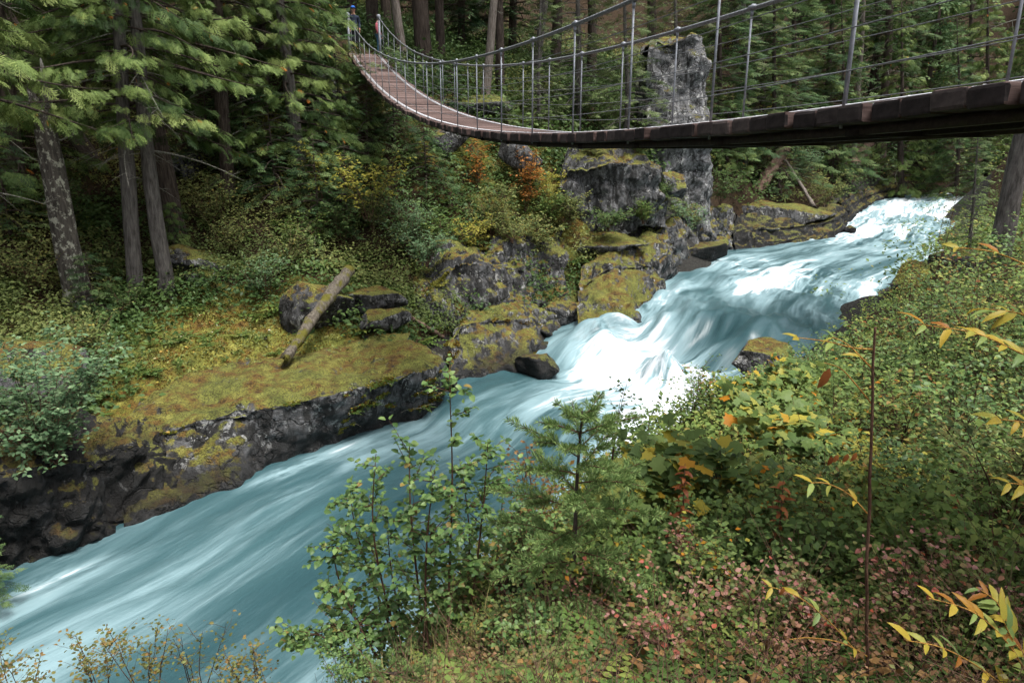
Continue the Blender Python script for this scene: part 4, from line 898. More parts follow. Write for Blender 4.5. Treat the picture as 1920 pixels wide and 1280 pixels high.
# ------------------------------------------------------------------ undergrowth (nobody could count it)
cenL, cenR = WL[:, :2], WR[:, :2]
def bank_side(x, y):
    p = np.stack([x, y], 1); dl = np.full(len(p), 1e9); dr = dl.copy()
    for i in range(0, len(p), 8000):
        dl[i:i+8000] = np.linalg.norm(p[i:i+8000, None]-cenL[None, ::3], axis=2).min(1); dr[i:i+8000] = np.linalg.norm(p[i:i+8000, None]-cenR[None, ::3], axis=2).min(1)
    return dl < dr, np.minimum(dl, dr)
def scatter_pts(n, r0, r1, a0, a1, seed, power=1.0):
    rs = R(seed); r = r0*(r1/r0)**(rs.rand(n)**power); a = np.radians(rs.uniform(a0, a1, n)); x, y = r*np.sin(a), r*np.cos(a); z = ground_z(x, y)
    L, d = bank_side(x, y); return x, y, z, L, d, rs
def clumps(pts, rs, nleaf, rad, hgt, lsize, base, g, tone=None, upright=.5):
    N = len(pts); p = np.repeat(pts, nleaf, 0); n = len(p)
    a = rs.uniform(0, 2*np.pi, n); q = np.sqrt(rs.rand(n)); sc = np.repeat(rs.uniform(.6, 1.4, N), nleaf)
    off = np.stack([np.cos(a)*q*rad*sc, np.sin(a)*q*rad*sc, hgt*sc*(1-q*q*.6)*rs.uniform(.3, 1.05, n)], 1)
    d = np.stack([np.cos(a), np.sin(a), rs.uniform(-.5, upright, n)], 1)+rs.normal(0, .45, (n, 3))
    up = np.stack([rs.normal(0, .35, n), rs.normal(0, .35, n)-.25, np.ones(n)], 1)
    X = frames(d, up)*(lsize*rs.uniform(.55, 1.35, n)*np.repeat(rs.uniform(.8, 1.25, N), nleaf))[:, None, None]
    t = np.repeat(rs.rand(N) if tone is None else tone, nleaf)*.65+rs.rand(n)*.35
    g.inst(base[0], base[1] if len(base) > 1 else None, base[2] if len(base) > 2 else None, X, p+off, np.clip(t, 0, 1))
def ferns(pts, rs, n, L, g, F=None):
    F = F or FR_FERN
    N = len(pts); p = np.repeat(pts, n, 0); a = rs.uniform(0, 2*np.pi, N*n); d = np.stack([np.cos(a), np.sin(a), rs.uniform(.15, .8, N*n)], 1)
    X = frames(d, np.tile([0, 0, 1.], (N*n, 1)), rs, .25)*(L*np.repeat(rs.uniform(.6, 1.3, N), n)*rs.uniform(.8, 1.15, N*n))[:, None, None]
    g.inst(F[0], F[1], None, X, p, np.clip(np.repeat(rs.rand(N), n)*.6+rs.rand(N*n)*.4, 0, 1))
M['salal'] = leaf_mat('dark_shrub_leaves', G((0, (.018, .036, .014)), (.5, (.06, .098, .032)), (1, (.15, .20, .065))), .28, .5)
M['huckle'] = leaf_mat('olive_shrub_leaves', G((0, (.035, .055, .02)), (.4, (.11, .135, .045)), (.85, (.24, .24, .085)), (1, (.30, .21, .06))), .3)
M['bluegreen'] = leaf_mat('bluegreen_leaves', G((0, (.035, .065, .032)), (.5, (.095, .155, .075)), (1, (.21, .28, .15))), .28)
M['yellow'] = leaf_mat('yellow_leaves', G((0, (.11, .125, .03)), (.5, (.25, .23, .05)), (1, (.42, .34, .09))), .35)
M['rust'] = leaf_mat('rust_leaves', G((0, (.09, .10, .03)), (.35, (.20, .10, .03)), (.6, (.28, .09, .03)), (1, (.40, .20, .06))), .3)
M['fern'] = leaf_mat('fern_fronds', G((0, (.04, .07, .02)), (.6, (.10, .15, .04)), (1, (.22, .23, .06))), .3)
M['mixed'] = leaf_mat('mixed_bank_leaves', G((0, (.032, .052, .017)), (.3, (.08, .12, .035)), (.55, (.15, .20, .055)), (.72, (.26, .27, .08)), (.82, (.24, .15, .055)), (1, (.18, .07, .025))), .3)
M['redlow'] = leaf_mat('reddish_low_leaves', G((0, (.07, .10, .03)), (.3, (.15, .15, .055)), (.6, (.25, .12, .08)), (.85, (.38, .20, .17)), (1, (.42, .12, .06))), .3)
M['litter'] = leaf_mat('dead_leaf_litter', G((0, (.05, .025, .012)), (.5, (.14, .07, .03)), (1, (.28, .16, .07))), .2)
M['fallen'] = leaf_mat('fallen_leaf', G((0, (.16, .07, .03)), (.4, (.28, .15, .05)), (.7, (.42, .32, .08)), (1, (.45, .42, .36))), .2)
M['deadstem'] = bark_mat('dead_stem', (.06, .035, .025), (.2, .12, .08))

x, y, z, L, d, rs = scatter_pts(19000, 10.5, 52, -40, 14, 11, .85)
clear = np.exp(-(((x+7.2)/3.6)**2+((y-17.6)/3.2)**2)); ok = L & (z > .9) & (d > .7) & (rs.rand(len(x)) > clear*1.5) & ~((np.abs(x+6.9) < 1.2) & (np.abs(y-32) < 3.5))
P3 = np.stack([x, y, z], 1); tone = np.clip(.5+.5*fbm(P3*.35, 3, 66), 0, 1); sel = vnoise(P3*.3, 71)
def stuffobj(name, g, mat, label, cat): return tag(obj(name, g.make(name, M[mat])), label, cat, kind='stuff')
g = Geo(); k = ok & (sel < .05); clumps(P3[k], rs, 17, .55, .8, .14, LEAF2, g, tone[k]); stuffobj('dark_undergrowth', g, 'salal', 'dark green leafy undergrowth covering the far hillside', 'undergrowth')
g = Geo(); k = ok & (sel >= .05); clumps(P3[k], rs, 21, .55, .8, .105, LEAF2, g, tone[k]); stuffobj('olive_undergrowth', g, 'huckle', 'olive and yellowish small-leaved bushes between the dark undergrowth', 'undergrowth')
g = Geo(); k = ok & (rs.rand(len(x)) < .11) & (d < 14); ferns(P3[k], rs, 8, .66, g, FR_FERN_FAR); stuffobj('hillside_ferns', g, 'fern', 'ferns scattered over the far hillside', 'ferns')
rs = R(21); n = 5200; px = rs.uniform(620, 2050, n); Y = np.where(px < 1230, rs.uniform(33, 62, n), rs.uniform(43, 96, n)); x = (px-960)/FPX*Y*.97; z = ground_z(x, Y); Lb, d = bank_side(x, Y)
k = Lb & (d > 1.0) & (z > 3.4) & ~((np.abs(x+6.9) < 1.3) & (Y < 36)); P3 = np.stack([x, Y, z], 1)[k]; tone = np.clip(.45+.6*fbm(P3*.2, 3, 15), 0, 1); dk_ = vnoise(P3*.15, 4) > -.05
g = Geo(); clumps(P3[dk_], rs, 24, .95, 1.3, .22, LEAF2, g, tone[dk_]); stuffobj('far_bank_undergrowth', g, 'salal', 'dark leafy undergrowth on the far bank behind the bridge', 'undergrowth')
g = Geo(); clumps(P3[~dk_], rs, 24, .95, 1.2, .20, LEAF2, g, tone[~dk_]); stuffobj('far_bank_bushes', g, 'huckle', 'olive leafy bushes on the far bank behind the bridge', 'undergrowth')
# sprigs and litter on the moss clearing and shelf
rs = R(19); n = 900; x = rs.normal(-7.2, 3.0, n); y = rs.normal(17.8, 2.0, n); z = ground_z(x, y); L, d = bank_side(x, y); k = L & (z > 1.2); P3 = np.stack([x, y, z+.02], 1)[k]
g = Geo(); clumps(P3, rs, 7, .14, .12, .075, LEAF2, g); stuffobj('moss_sprigs', g, 'huckle', 'small green sprigs growing on the golden moss clearing', 'sprigs')
g = Geo(); ferns(P3[::9], rs, 7, .34, g); stuffobj('moss_ferns', g, 'fern', 'little ferns on the golden moss clearing', 'ferns')
def tufts(o, n, seed, up=.55, size=.05):
    rs = R(seed); me = o.data; m = len(me.polygons); c = np.empty(m*3, np.float32); me.polygons.foreach_get('center', c); nn = np.empty(m*3, np.float32); me.polygons.foreach_get('normal', nn); ar = np.empty(m, np.float32); me.polygons.foreach_get('area', ar)
    c = c.reshape(-1, 3)+np.array(o.location); nn = nn.reshape(-1, 3); w = ar*(nn[:, 2] > up)*(fbm(c*.9, 3, 5) > -.12); w = w/w.sum(); i = rs.choice(m, n, p=w); p = c[i]+rs.normal(0, .03, (n, 3))*[1, 1, .1]
    d = nn[i]+rs.normal(0, .7, (n, 3)); return p, d, rs
g = Geo()
for nm, n in (('rock_shelf', 26000), ('river_bluff', 5000), ('waterline_ledge', 7000), ('cliff_ledge', 6000)):
    p, d, rs = tufts(bpy.data.objects[nm], n, 31); N = len(p); g.inst(LEAF2[0], None, LEAF2[2], frames(d, rs.normal(0, 1, (N, 3)))*(rs.uniform(.03, .085, N)*(1 if nm == 'rock_shelf' else 1.4))[:, None, None], p, np.clip(.45+.45*fbm(p*.8, 3, 8)+rs.normal(0, .12, N), 0, 1))
n = 16000; rs = R(33); x = rs.normal(-7.6, 3.2, n); y = rs.normal(18.3, 2.2, n); z = ground_z(x, y); L, d = bank_side(x, y); k = L & (z > 1.2) & (fbm(np.stack([x, y, z], 1)*.7, 3, 15) > -.25); p = np.stack([x, y, z], 1)[k]; N = len(p)
g.inst(LEAF2[0], None, LEAF2[2], frames(np.stack([rs.normal(0, .6, N), rs.normal(0, .6, N), np.ones(N)], 1), rs.normal(0, 1, (N, 3)))*(rs.uniform(.03, .08, N))[:, None, None], p, np.clip(.4+.45*fbm(p*.8, 3, 8)+rs.normal(0, .12, N), 0, 1))
M['mosstuft'] = leaf_mat('moss_tufts', G((0, (.05, .03, .013)), (.35, (.16, .10, .028)), (.6, (.14, .13, .03)), (1, (.26, .24, .07))), .2, .9, False, .1)
stuffobj('moss_tufts', g, 'mosstuft', 'fuzzy golden moss tufts on the rock shelf and ledges', 'moss')
p, d, rs = tufts(bpy.data.objects['rock_shelf'], 420, 37); g = Geo(); g2 = Geo()
for q in p[:90]:
    a = rs.uniform(0, 6.28); l = rs.uniform(.1, .45); e = q+[math.cos(a)*l, math.sin(a)*l, .02]; g.tube([q+[0, 0, .03], (q+e)/2+[rs.normal(0, .03), rs.normal(0, .03), .045], e+[0, 0, .02]], [.007, .006, .003], 4, 0, False)
stuffobj('fallen_twigs', g, 'twig', 'pale fallen twigs lying on the mossy rock shelf', 'twigs')
x = rs.normal(-7.6, 3.4, 500); y = rs.normal(18.3, 2.2, 500); z = ground_z(x, y)+.04; L, dd = bank_side(x, y); k = L & (z > 1.2); p2 = np.vstack([p[90:]+[0, 0, .04], np.stack([x, y, z], 1)[k]]); N = len(p2)
g2.inst(LEAF2[0], None, LEAF2[2], frames(np.stack([rs.normal(0, 1, N), rs.normal(0, 1, N), rs.normal(0, .25, N)], 1), np.tile([.1, -.2, 1.], (N, 1)), rs, .4)*(rs.uniform(.05, .12, N))[:, None, None], p2, rs.rand(N)); stuffobj('fallen_leaves', g2, 'fallen', 'yellow and brown leaves fallen on the mossy shelf and clearing', 'leaves')
g = Geo(); ferns(p[90:200:2], rs, 6, .22, g); clumps(p[200:330], rs, 6, .10, .10, .06, LEAF2, g); stuffobj('shelf_sprigs', g, 'fern', 'tiny ferns and sprigs rooted on the rock shelf', 'sprigs')
# right bank
x, y, z, L, d, rs = scatter_pts(18000, 1.9, 85, -36, 52, 13, .95); lush = fbm(np.stack([x, y, 0*x], 1)*1.6, 3, 23)
ok = (~L) & (z > .35) & (z < 18) & (d > .25) & ((d > 1.3) | (np.hypot(x, y) < 10)) & (np.hypot(x-PY(1428, 676, 17.4)[0], y-16.9) > 1.5)
P3 = np.stack([x, y, z], 1); r_ = np.hypot(x, y); near = r_ < 7; tone = np.clip(.42+.5*fbm(P3*.7, 3, 36), 0, 1)
red = (fbm(P3*.45+4, 2, 81) > -.15) & (r_ < 5.2)
g = Geo(); k = ok & ~red & (r_ < 9) & (lush > -.12); k2 = k & (lush > .25); vn = k & (r_ < 4.2); k = k & ~vn; k2 = k2 & ~vn; clumps(P3[vn], rs, 16, .16, .30, .030, LEAF_MID, g, tone[vn]); clumps(P3[k & ~k2], rs, 15, .17, .30, .042, LEAF_MID, g, tone[k & ~k2]); clumps(P3[k2], rs, 17, .22, .55, .055, LEAF_MID, g, tone[k2]); stuffobj('bank_undergrowth', g, 'mixed', 'tangled green and brown undergrowth on the near right bank', 'undergrowth')
g = Geo(); k = ok & (r_ >= 9) & (r_ < 28); clumps(P3[k], rs, 18, .42, .62, .09, LEAF2, g, tone[k]); k = ok & (r_ >= 28); clumps(P3[k], rs, 26, .8, 1.2, .16, LEAF2, g, tone[k]); stuffobj('shore_undergrowth', g, 'mixed', 'leafy green undergrowth further along the right bank', 'undergrowth')
g = Geo(); k = ok & red & (lush > -.25); clumps(P3[k], rs, 16, .17, .32, .026, LEAF_MID, g, tone[k]); stuffobj('red_undergrowth', g, 'redlow', 'low pinkish red and green bushes at the bottom of the near bank', 'undergrowth')
g = Geo(); k = ok & (r_ < 16) & (rs.rand(len(x)) < .055); ferns(P3[k], rs, 7, .34, g); stuffobj('bank_ferns', g, 'fern', 'ferns between the bushes of the right bank', 'ferns')
g = Geo(); k = ok & (rs.rand(len(x)) < .25); clumps(P3[k], rs, 5, .2, .25, .042, LEAF_MID, g); stuffobj('dead_leaves', g, 'litter', 'curled brown dead leaves caught in the right bank bushes', 'leaves')
g = Geo(); k = np.where(ok & (r_ < 12) & (rs.rand(len(x)) < .28))[0]
for i in k:
    h = rs.uniform(.2, .55); dd = rs.normal(0, .6, 3); dd[2] = 1; q = P3[i]; m_ = q+dd*h*.5+rs.normal(0, .04, 3); e = q+dd*h+rs.normal(0, .1, 3); g.tube([q-[0, 0, .05], m_, e], [.0024, .002, .0008], 4, 0, False)
    for _ in range(rs.randint(0, 4)): g.tube([m_, m_+rs.normal(0, .12, 3)+[0, 0, .07]], [.0016, .0008], 3, 0, False)
stuffobj('dry_stems', g, 'deadstem', 'thin dry brown stems among the right bank bushes', 'stems')

g = Geo(); k = ok & (r_ > 3.6) & (r_ < 12) & (rs.rand(len(x)) < .05); p = np.repeat(P3[k], 9, 0)+rs.normal(0, .035, (k.sum()*9, 3))*[1, 1, 0]; n = len(p); a = rs.uniform(0, 2*np.pi, n); h = rs.uniform(.18, .48, n)
BL = np.array([(0, -.012, 0), (0, .012, 0), (.45, -.009, .5), (.45, .009, .5), (1.0, 0, .72)]); o_ = np.stack([np.cos(a), np.sin(a), 0*a], 1); s_ = np.stack([-np.sin(a), np.cos(a), 0*a], 1); X = np.stack([o_*rs.uniform(.3, 1, n)[:, None], s_, np.tile([0, 0, 1.4], (n, 1))], 1)*h[:, None, None]
g.inst(BL, [(0, 1, 3, 2)], [(2, 3, 4)], X, p, np.clip(rs.normal(.5, .25, n), 0, 1)); M['grass'] = leaf_mat('grass_blades', G((0, (.05, .07, .025)), (.5, (.13, .14, .05)), (1, (.30, .22, .10))), .3); stuffobj('bank_grass', g, 'grass', 'arching green and straw grass blades on the right bank', 'grass')
# ------------------------------------------------------------------ shrubs and saplings
def stems(rs, h, nst, spread, twigs, tl, r0=.012, wob=.12, up=.35, twig_lo=.25):
    out = []; ends = []
    for i in range(nst):
        az = rs.uniform(0, 2*np.pi); hh = h*rs.uniform(.65, 1.05); k = spread*rs.uniform(.2, 1.0)
        s = np.linspace(0, 1, 9); c = np.stack([np.cos(az)*k*s**1.3, np.sin(az)*k*s**1.3, hh*s], 1)
        c[:, :2] += np.cumsum(rs.normal(0, wob*hh*.07, (9, 2)), 0); c[:, :2] += rs.normal(0, .03, 2)
        out.append((c, np.linspace(r0, r0*.25, 9)))
        for j in range(twigs):
            u = rs.uniform(twig_lo, 1.0); p = np.array([np.interp(u, s, c[:, q]) for q in range(3)]); a = rs.uniform(0, 2*np.pi); l = tl*rs.uniform(.5, 1.2)*(1.15-.5*u)
            d = np.array([np.cos(a), np.sin(a), up+rs.normal(0, .25)]); e1 = p+d*l*.5; e2 = e1+(d+rs.normal(0, .3, 3)+[0, 0, -.1])*l*.5
            out.append((np.array([p, e1, e2]), np.array([r0*.35, r0*.25, r0*.12]))); ends.append((p, e1, e2))
        ends.append((c[-3], c[-2], c[-1]))
    return out, ends
def leaves_on(rs, ends, per, lsize, droop=.25, jit=.02):
    pos = []; dr = []
    for p, e1, e2 in ends:
        n = max(2, int(per*rs.uniform(.7, 1.3))); u = np.linspace(.12, 1.0, n); q = np.where(u[:, None] < .5, p+(e1-p)*(u*2)[:, None], e1+(e2-e1)*(u*2-1)[:, None])
        ax_ = (e2-p)/(np.linalg.norm(e2-p)+1e-9); sd = np.cross(ax_, [0, 0, 1.]); sd /= np.linalg.norm(sd)+1e-9
        sg = np.where(np.arange(n) % 2, 1, -1)[:, None]; d = ax_*.6+sd*sg*rs.uniform(.5, 1.1, (n, 1))+rs.normal(0, .25, (n, 3)); d[:, 2] -= droop
        pos.append(q+rs.normal(0, jit, (n, 3))); dr.append(d)
    pos = np.vstack(pos); dr = np.vstack(dr); n = len(pos)
    X = frames(dr, np.stack([rs.normal(0, .25, n), rs.normal(0, .25, n)-.3, np.ones(n)], 1), rs, .3)*(lsize*rs.uniform(.6, 1.25, n))[:, None, None]
    return pos, X
def shrub(label, base, mat, seed, h, nst=6, spread=.6, twigs=7, tl=.4, per=7, ls=.07, leaf=LEAF2, name='shrub', cat='shrub', stem='deadstem', r0=.012, parts=False, droop=.25, up=.35, lo=.25, tone=(.5, .22), wob=.12, extra=None):
    rs = R(seed); o = thing(name, label, cat, base); st, en = stems(rs, h, nst, spread, twigs, tl, r0, wob, up, lo)
    if extra: st, en = extra(st, en, rs)
    g = Geo()
    for p, r in st: g.tube(p, r, 5 if len(p) > 3 else 3, 0, False)
    sm = obj('stems', g.make('stems', M[stem], True, False), o); tag(sm, kind='stuff')
    pos, X = leaves_on(rs, en, per, ls, droop); n = len(pos); rn = np.clip(rs.normal(*tone, n), 0, 1)
    if parts:
        d = np.arange(n); rs.shuffle(d); pick = d[:300]; rest = d[300:]
        for i in pick:
            me = parts[rs.randint(len(parts))]; lo_ = bpy.data.objects.new('leaf', me); COL.objects.link(lo_); lo_.parent = o
            m4 = Matrix([[*map(float, X[i][:, 0]), 0]]*1+[[0]*4]*3) if False else Matrix(((X[i][0][0], X[i][1][0], X[i][2][0], pos[i][0]), (X[i][0][1], X[i][1][1], X[i][2][1], pos[i][1]), (X[i][0][2], X[i][1][2], X[i][2][2], pos[i][2]), (0, 0, 0, 1)))
            lo_.matrix_local = m4
    else: rest = np.arange(n)
    if len(rest):
        g = Geo(); g.inst(leaf[0], leaf[1], leaf[2], X[rest], pos[rest], rn[rest]); lf = obj('leaves', g.make('leaves', M[mat]), o); tag(lf, kind='stuff')
    return o
def leaf_variants(base, mat, ns=4, seed=1):
    out = []; rs = R(seed)
    for k in range(ns):
        v = base[0].copy(); v[:, 2] += .10*rs.normal()*v[:, 0]**2+.06*rs.normal()*v[:, 1]; v[:, 1] *= rs.uniform(.85, 1.15)
        fs = ([base[1]] if base[1] is not None else [])+[base[2]]; out.append(mesh('leaf', v, fs, M[mat], None, True))
    return out
# left bank shrubs (a few of them stand out)
for a in [
 ('big round-leaved green bush leaning over the water at the left edge', PY(95, 900, 11.3), 'bluegreen', 301, 2.6, 24, 1.6, 16, .7, 11, .105),
 ('yellow-leaved maple sapling on the slope below the far bridge end', PY(690, 415, 24.2), 'yellow', 302, 2.3, 6, 2.0, 12, 1.0, 11, .14),
 ('yellow maple branch tuft left of the slim grey cedar', PY(605, 375, 24.6), 'yellow', 303, 1.9, 4, .8, 9, .5, 9, .13),
 ('grey-green bush in front of the yellow maple sapling', plan(770, 24.9), 'bluegreen', 304, 2.1, 15, 1.3, 13, .6, 11, .085),
 ('rust-red shrub under the sagging bridge deck', plan(985, 30.4), 'rust', 305, 2.7, 8, 1.1, 12, .6, 10, .13),
 ('orange-leaved shrub left of the rust-red shrub', plan(895, 29.6), 'rust', 306, 2.3, 6, .9, 10, .55, 8, .12),
 ('lime-yellow shrub right of the rust-red shrub', plan(1030, 30.8), 'yellow', 307, 2.3, 7, .8, 10, .5, 9, .12),
 ('pale green bush below the orange-leaved shrub', plan(920, 27.8), 'huckle', 308, 2.2, 15, 1.5, 12, .65, 11, .11),
 ('pale green bush beside the broad crag', plan(1000, 28.8), 'huckle', 309, 2.2, 14, 1.3, 12, .6, 11, .11),
 ('yellow-green bush above the fissured cliff ledge', plan(880, 26.5), 'yellow', 310, 1.5, 10, 1.2, 10, .5, 9, .10),
 ('small-leaved twiggy bush left of the fallen log', plan(500, 21.0), 'bluegreen', 311, 1.6, 9, .9, 9, .5, 7, .085),
 ('twiggy yellowish bush above the leaning grey boulder', plan(540, 22.3), 'huckle', 312, 1.5, 9, .9, 8, .5, 8, .08),
 ('green bush at the waterline left of the far mossy slabs', PY(1290, 440, 36.9), 'bluegreen', 313, 1.7, 15, 1.9, 12, .7, 10, .11),
 ('green bush in front of the twin grey trunks', plan(235, 19.3), 'salal', 314, 1.1, 10, .9, 9, .4, 9, .08),
 ('leafy shrub between the moss cushion and the grey boulder', plan(430, 23.2), 'huckle', 315, 1.6, 12, 1.3, 10, .6, 10, .08),
 ('pale shrub under the far bridge end on the crag', plan(655, 30.6), 'huckle', 316, 1.2, 9, .9, 8, .4, 9, .08),
 ('yellow-green maple beyond the plank ends left of the nearest hangers', plan(1410, 50), 'yellow', 317, 5.0, 7, 2.4, 10, 1.2, 9, .2),
 ('olive bush on the far bank above the black wet ledge', plan(1545, 50), 'huckle', 318, 2.6, 13, 2.2, 11, 1.0, 10, .15),
 ('grey-green willow over the far rapids', plan(1660, 66), 'bluegreen', 319, 3.0, 13, 3.0, 11, 1.3, 10, .2),
 ('grey-green bush at the foot of the reddish leaning log', plan(1500, 52), 'bluegreen', 320, 3.2, 13, 2.0, 11, 1.0, 10, .16),
 ('pale green bush left of the lichen snag', plan(60, 19.0), 'huckle', 321, 1.5, 12, 1.3, 10, .5, 9, .085),
 ('drooping grassy bush on the brow of the broad crag', PY(1110, 296, 32.2), 'huckle', 341, .8, 16, 1.3, 10, .5, 10, .09),
 ('drooping olive bush on the right end of the broad crag', PY(1195, 292, 32.6), 'fern', 342, .8, 13, 1.0, 10, .5, 10, .09),
 ('green bush in the cleft between crag and pillar foot', PY(1235, 385, 33.4), 'salal', 343, 1.3, 12, .9, 10, .5, 10, .10),
 ('dark bush right of the pillar foot', PY(1350, 385, 40.5), 'salal', 344, 2.0, 13, 1.6, 11, .7, 10, .13),
 ('bush hanging over the cliff ledge top', PY(960, 455, 26.8), 'huckle', 345, 1.1, 13, 1.2, 11, .5, 10, .09),
 ('bush at the left end of the cliff ledge', PY(800, 500, 23.8), 'bluegreen', 346, 1.2, 13, 1.0, 11, .5, 10, .09),
 ('green bush left of the broad crag above the ledge', PY(1030, 420, 30.2), 'fern', 347, 1.5, 13, 1.1, 11, .5, 10, .10),
 ('bush covering the left foot of the broad crag', PY(1068, 425, 30.3), 'huckle', 351, 1.4, 13, 1.0, 11, .5, 10, .10),
 ('dark bush under the middle of the broad crag', PY(1140, 432, 30.4), 'salal', 352, .9, 13, 1.1, 11, .5, 10, .10),
 ('yellow-green bush at the right foot of the broad crag', PY(1205, 420, 31.6), 'fern', 353, 1.1, 13, .9, 11, .5, 10, .10),
 ('tall leafy bush between the twin trunks and the grey-capped rock', plan(400, 24.4), 'huckle', 331, 2.0, 13, 1.2, 11, .6, 10, .10),
 ('dark bush on the slope above the tall leafy bush', plan(440, 26.2), 'salal', 332, 1.9, 13, 1.2, 11, .6, 10, .12),
 ('bright green bush left of the log top', plan(580, 23.6), 'fern', 333, 1.5, 12, 1.0, 11, .5, 10, .10),
 ('bright green bush uphill of the log top', plan(640, 24.0), 'salal', 334, 1.6, 12, 1.1, 11, .5, 10, .11),
 ('pale bush just left of the grey-green bush', plan(700, 24.8), 'huckle', 335, 1.5, 12, 1.0, 11, .5, 10, .09),
 ('leafy bush above the cliff ledge beside the yellow-green bush', plan(835, 26.0), 'fern', 336, 1.6, 12, 1.1, 11, .5, 10, .10),
 ('olive bush in front of the mossy boulder at the left edge', plan(165, 16.6), 'huckle', 337, 1.1, 11, .9, 10, .45, 9, .08),
 ('dark bush behind the lichen snag', plan(115, 21.6), 'salal', 338, 1.7, 12, 1.1, 11, .5, 10, .11),
 ('yellowing bush high on the slope under the dark hemlock', plan(500, 27.6), 'yellow', 339, 1.7, 9, 1.1, 9, .5, 8, .10),
 ('dark leafy bush right of the lichen snag foot', plan(205, 21.0), 'salal', 322, 1.3, 11, 1.0, 10, .5, 9, .09)]:
    shrub(*a)
for i, (px, Y, k, sc, lab) in enumerate([(600, 24.4, 0, 1.0, 'dark layered hemlock sapling below the yellow maple'), (650, 25.0, 1, 1.1, 'low hemlock sapling in front of the yellow maple'), (520, 25.4, 0, 1.15, 'dark hemlock sapling above the twiggy bushes'), (470, 26.5, 0, 1.2, 'tallest dark hemlock sapling on the left slope'),
     (690, 28.0, 0, 1.0, 'hemlock sapling on the cliff under the far bridge deck'), (740, 28.8, 0, 1.0, 'hemlock sapling beside the cliff seam under the bridge'), (800, 28.0, 1, 1.1, 'hemlock sapling left of the orange-leaved shrub'), (180, 19.0, 1, .8, 'small hemlock at the foot of the lichen snag'),
     (395, 27.0, 0, 1.1, 'hemlock sapling next to the buried pale boulder'), (850, 33.0, 1, 1.0, 'small hemlock behind the bridge deck on the moss hummock'), (950, 32.5, 0, .8, 'hemlock sapling behind the rust-red shrub'), (20, 20.5, 0, 1.0, 'hemlock sapling at far left above the mossy boulder')]):
    tree(SAP[k], lab, plan(px, Y), i*1.9, sc, cat='sapling', name='hemlock_sapling')
for i, (px, Y, sc, lab) in enumerate([(640, 28.6, .9, 'young cedar clinging below the left end post'), (590, 28.4, 1.0, 'young cedar with bright sprays left of the mossy crag'), (330, 22.4, .55, 'small cedar shoot between the twin trunks and the moss cushion'), (1360, 45.5, 1.2, 'young cedar at the right foot of the rock pillar'), (1560, 57, 1.3, 'young cedar above the olive bush on the far bank')]):
    tree(CSAP[0], lab, plan(px, Y), i*1.3, sc, cat='sapling', name='cedar_sapling')
tree(HEM[1], 'fir branch tips reaching in over the river at the lower left edge', PY(-55, 1130, 9.2), 1.0, .22, cat='sapling', name='fir_sapling')
# ------------------------------------------------------------------ near bank plants
M['alder_own'] = leaf_mat('alder_leaf', G((0, (.04, .075, .028)), (.5, (.09, .145, .048)), (.9, (.19, .25, .09)), (1, (.2, .14, .05))), .3, .4, True)
M['thimble_own'] = leaf_mat('thimbleberry_leaf', G((0, (.07, .11, .035)), (.55, (.14, .19, .06)), (.8, (.25, .25, .07)), (.9, (.38, .30, .06)), (1, (.36, .14, .03))), .35, .5, True)
M['ash_own'] = leaf_mat('yellowing_leaflet', G((0, (.12, .17, .06)), (.22, (.2, .24, .07)), (.34, (.28, .23, .05)), (.86, (.33, .22, .045)), (.93, (.26, .11, .03)), (1, (.17, .055, .02))), .35, .45, True)
M['pink_own'] = leaf_mat('pink_leaf', G((0, (.09, .12, .04)), (.45, (.14, .15, .05)), (.6, (.2, .10, .07)), (.85, (.32, .16, .15)), (1, (.32, .07, .05))), .3, .45, True)
M['rose_own'] = leaf_mat('rose_leaf', G((0, (.07, .075, .025)), (.6, (.15, .14, .05)), (1, (.22, .12, .05))), .3, .5, True)
M['brown_own'] = leaf_mat('brown_leaf', G((0, (.12, .03, .015)), (1, (.26, .09, .04))), .25, .5, True)
M['redstem'] = bark_mat('red_brown_stem', (.06, .03, .02), (.16, .09, .06))
M['yellowstem'] = bark_mat('yellow_petiole', (.26, .12, .03), (.42, .24, .06))
V_AL = leaf_variants(LEAF_OV, 'alder_own', 5, 1); V_TH = leaf_variants(LEAF_MAPLE, 'thimble_own', 5, 2); V_AS = leaf_variants(leaf_ovate(.16, .06, .16), 'ash_own', 5, 3); V_PK = leaf_variants(LEAF_OV, 'pink_own', 5, 4); V_RO = leaf_variants(LEAF_OV, 'rose_own', 4, 5); V_BR = leaf_variants(LEAF_LANCE, 'brown_own', 3, 6)
M['alder'] = leaf_mat('alder_leaves', G((0, (.04, .075, .028)), (.5, (.09, .145, .048)), (.9, (.19, .25, .09)), (1, (.2, .14, .05))), .3, .4)
M['thimble'] = leaf_mat('thimbleberry_leaves', G((0, (.07, .11, .035)), (.55, (.14, .19, .06)), (.8, (.25, .25, .07)), (.9, (.38, .30, .06)), (1, (.36, .14, .03))), .35)

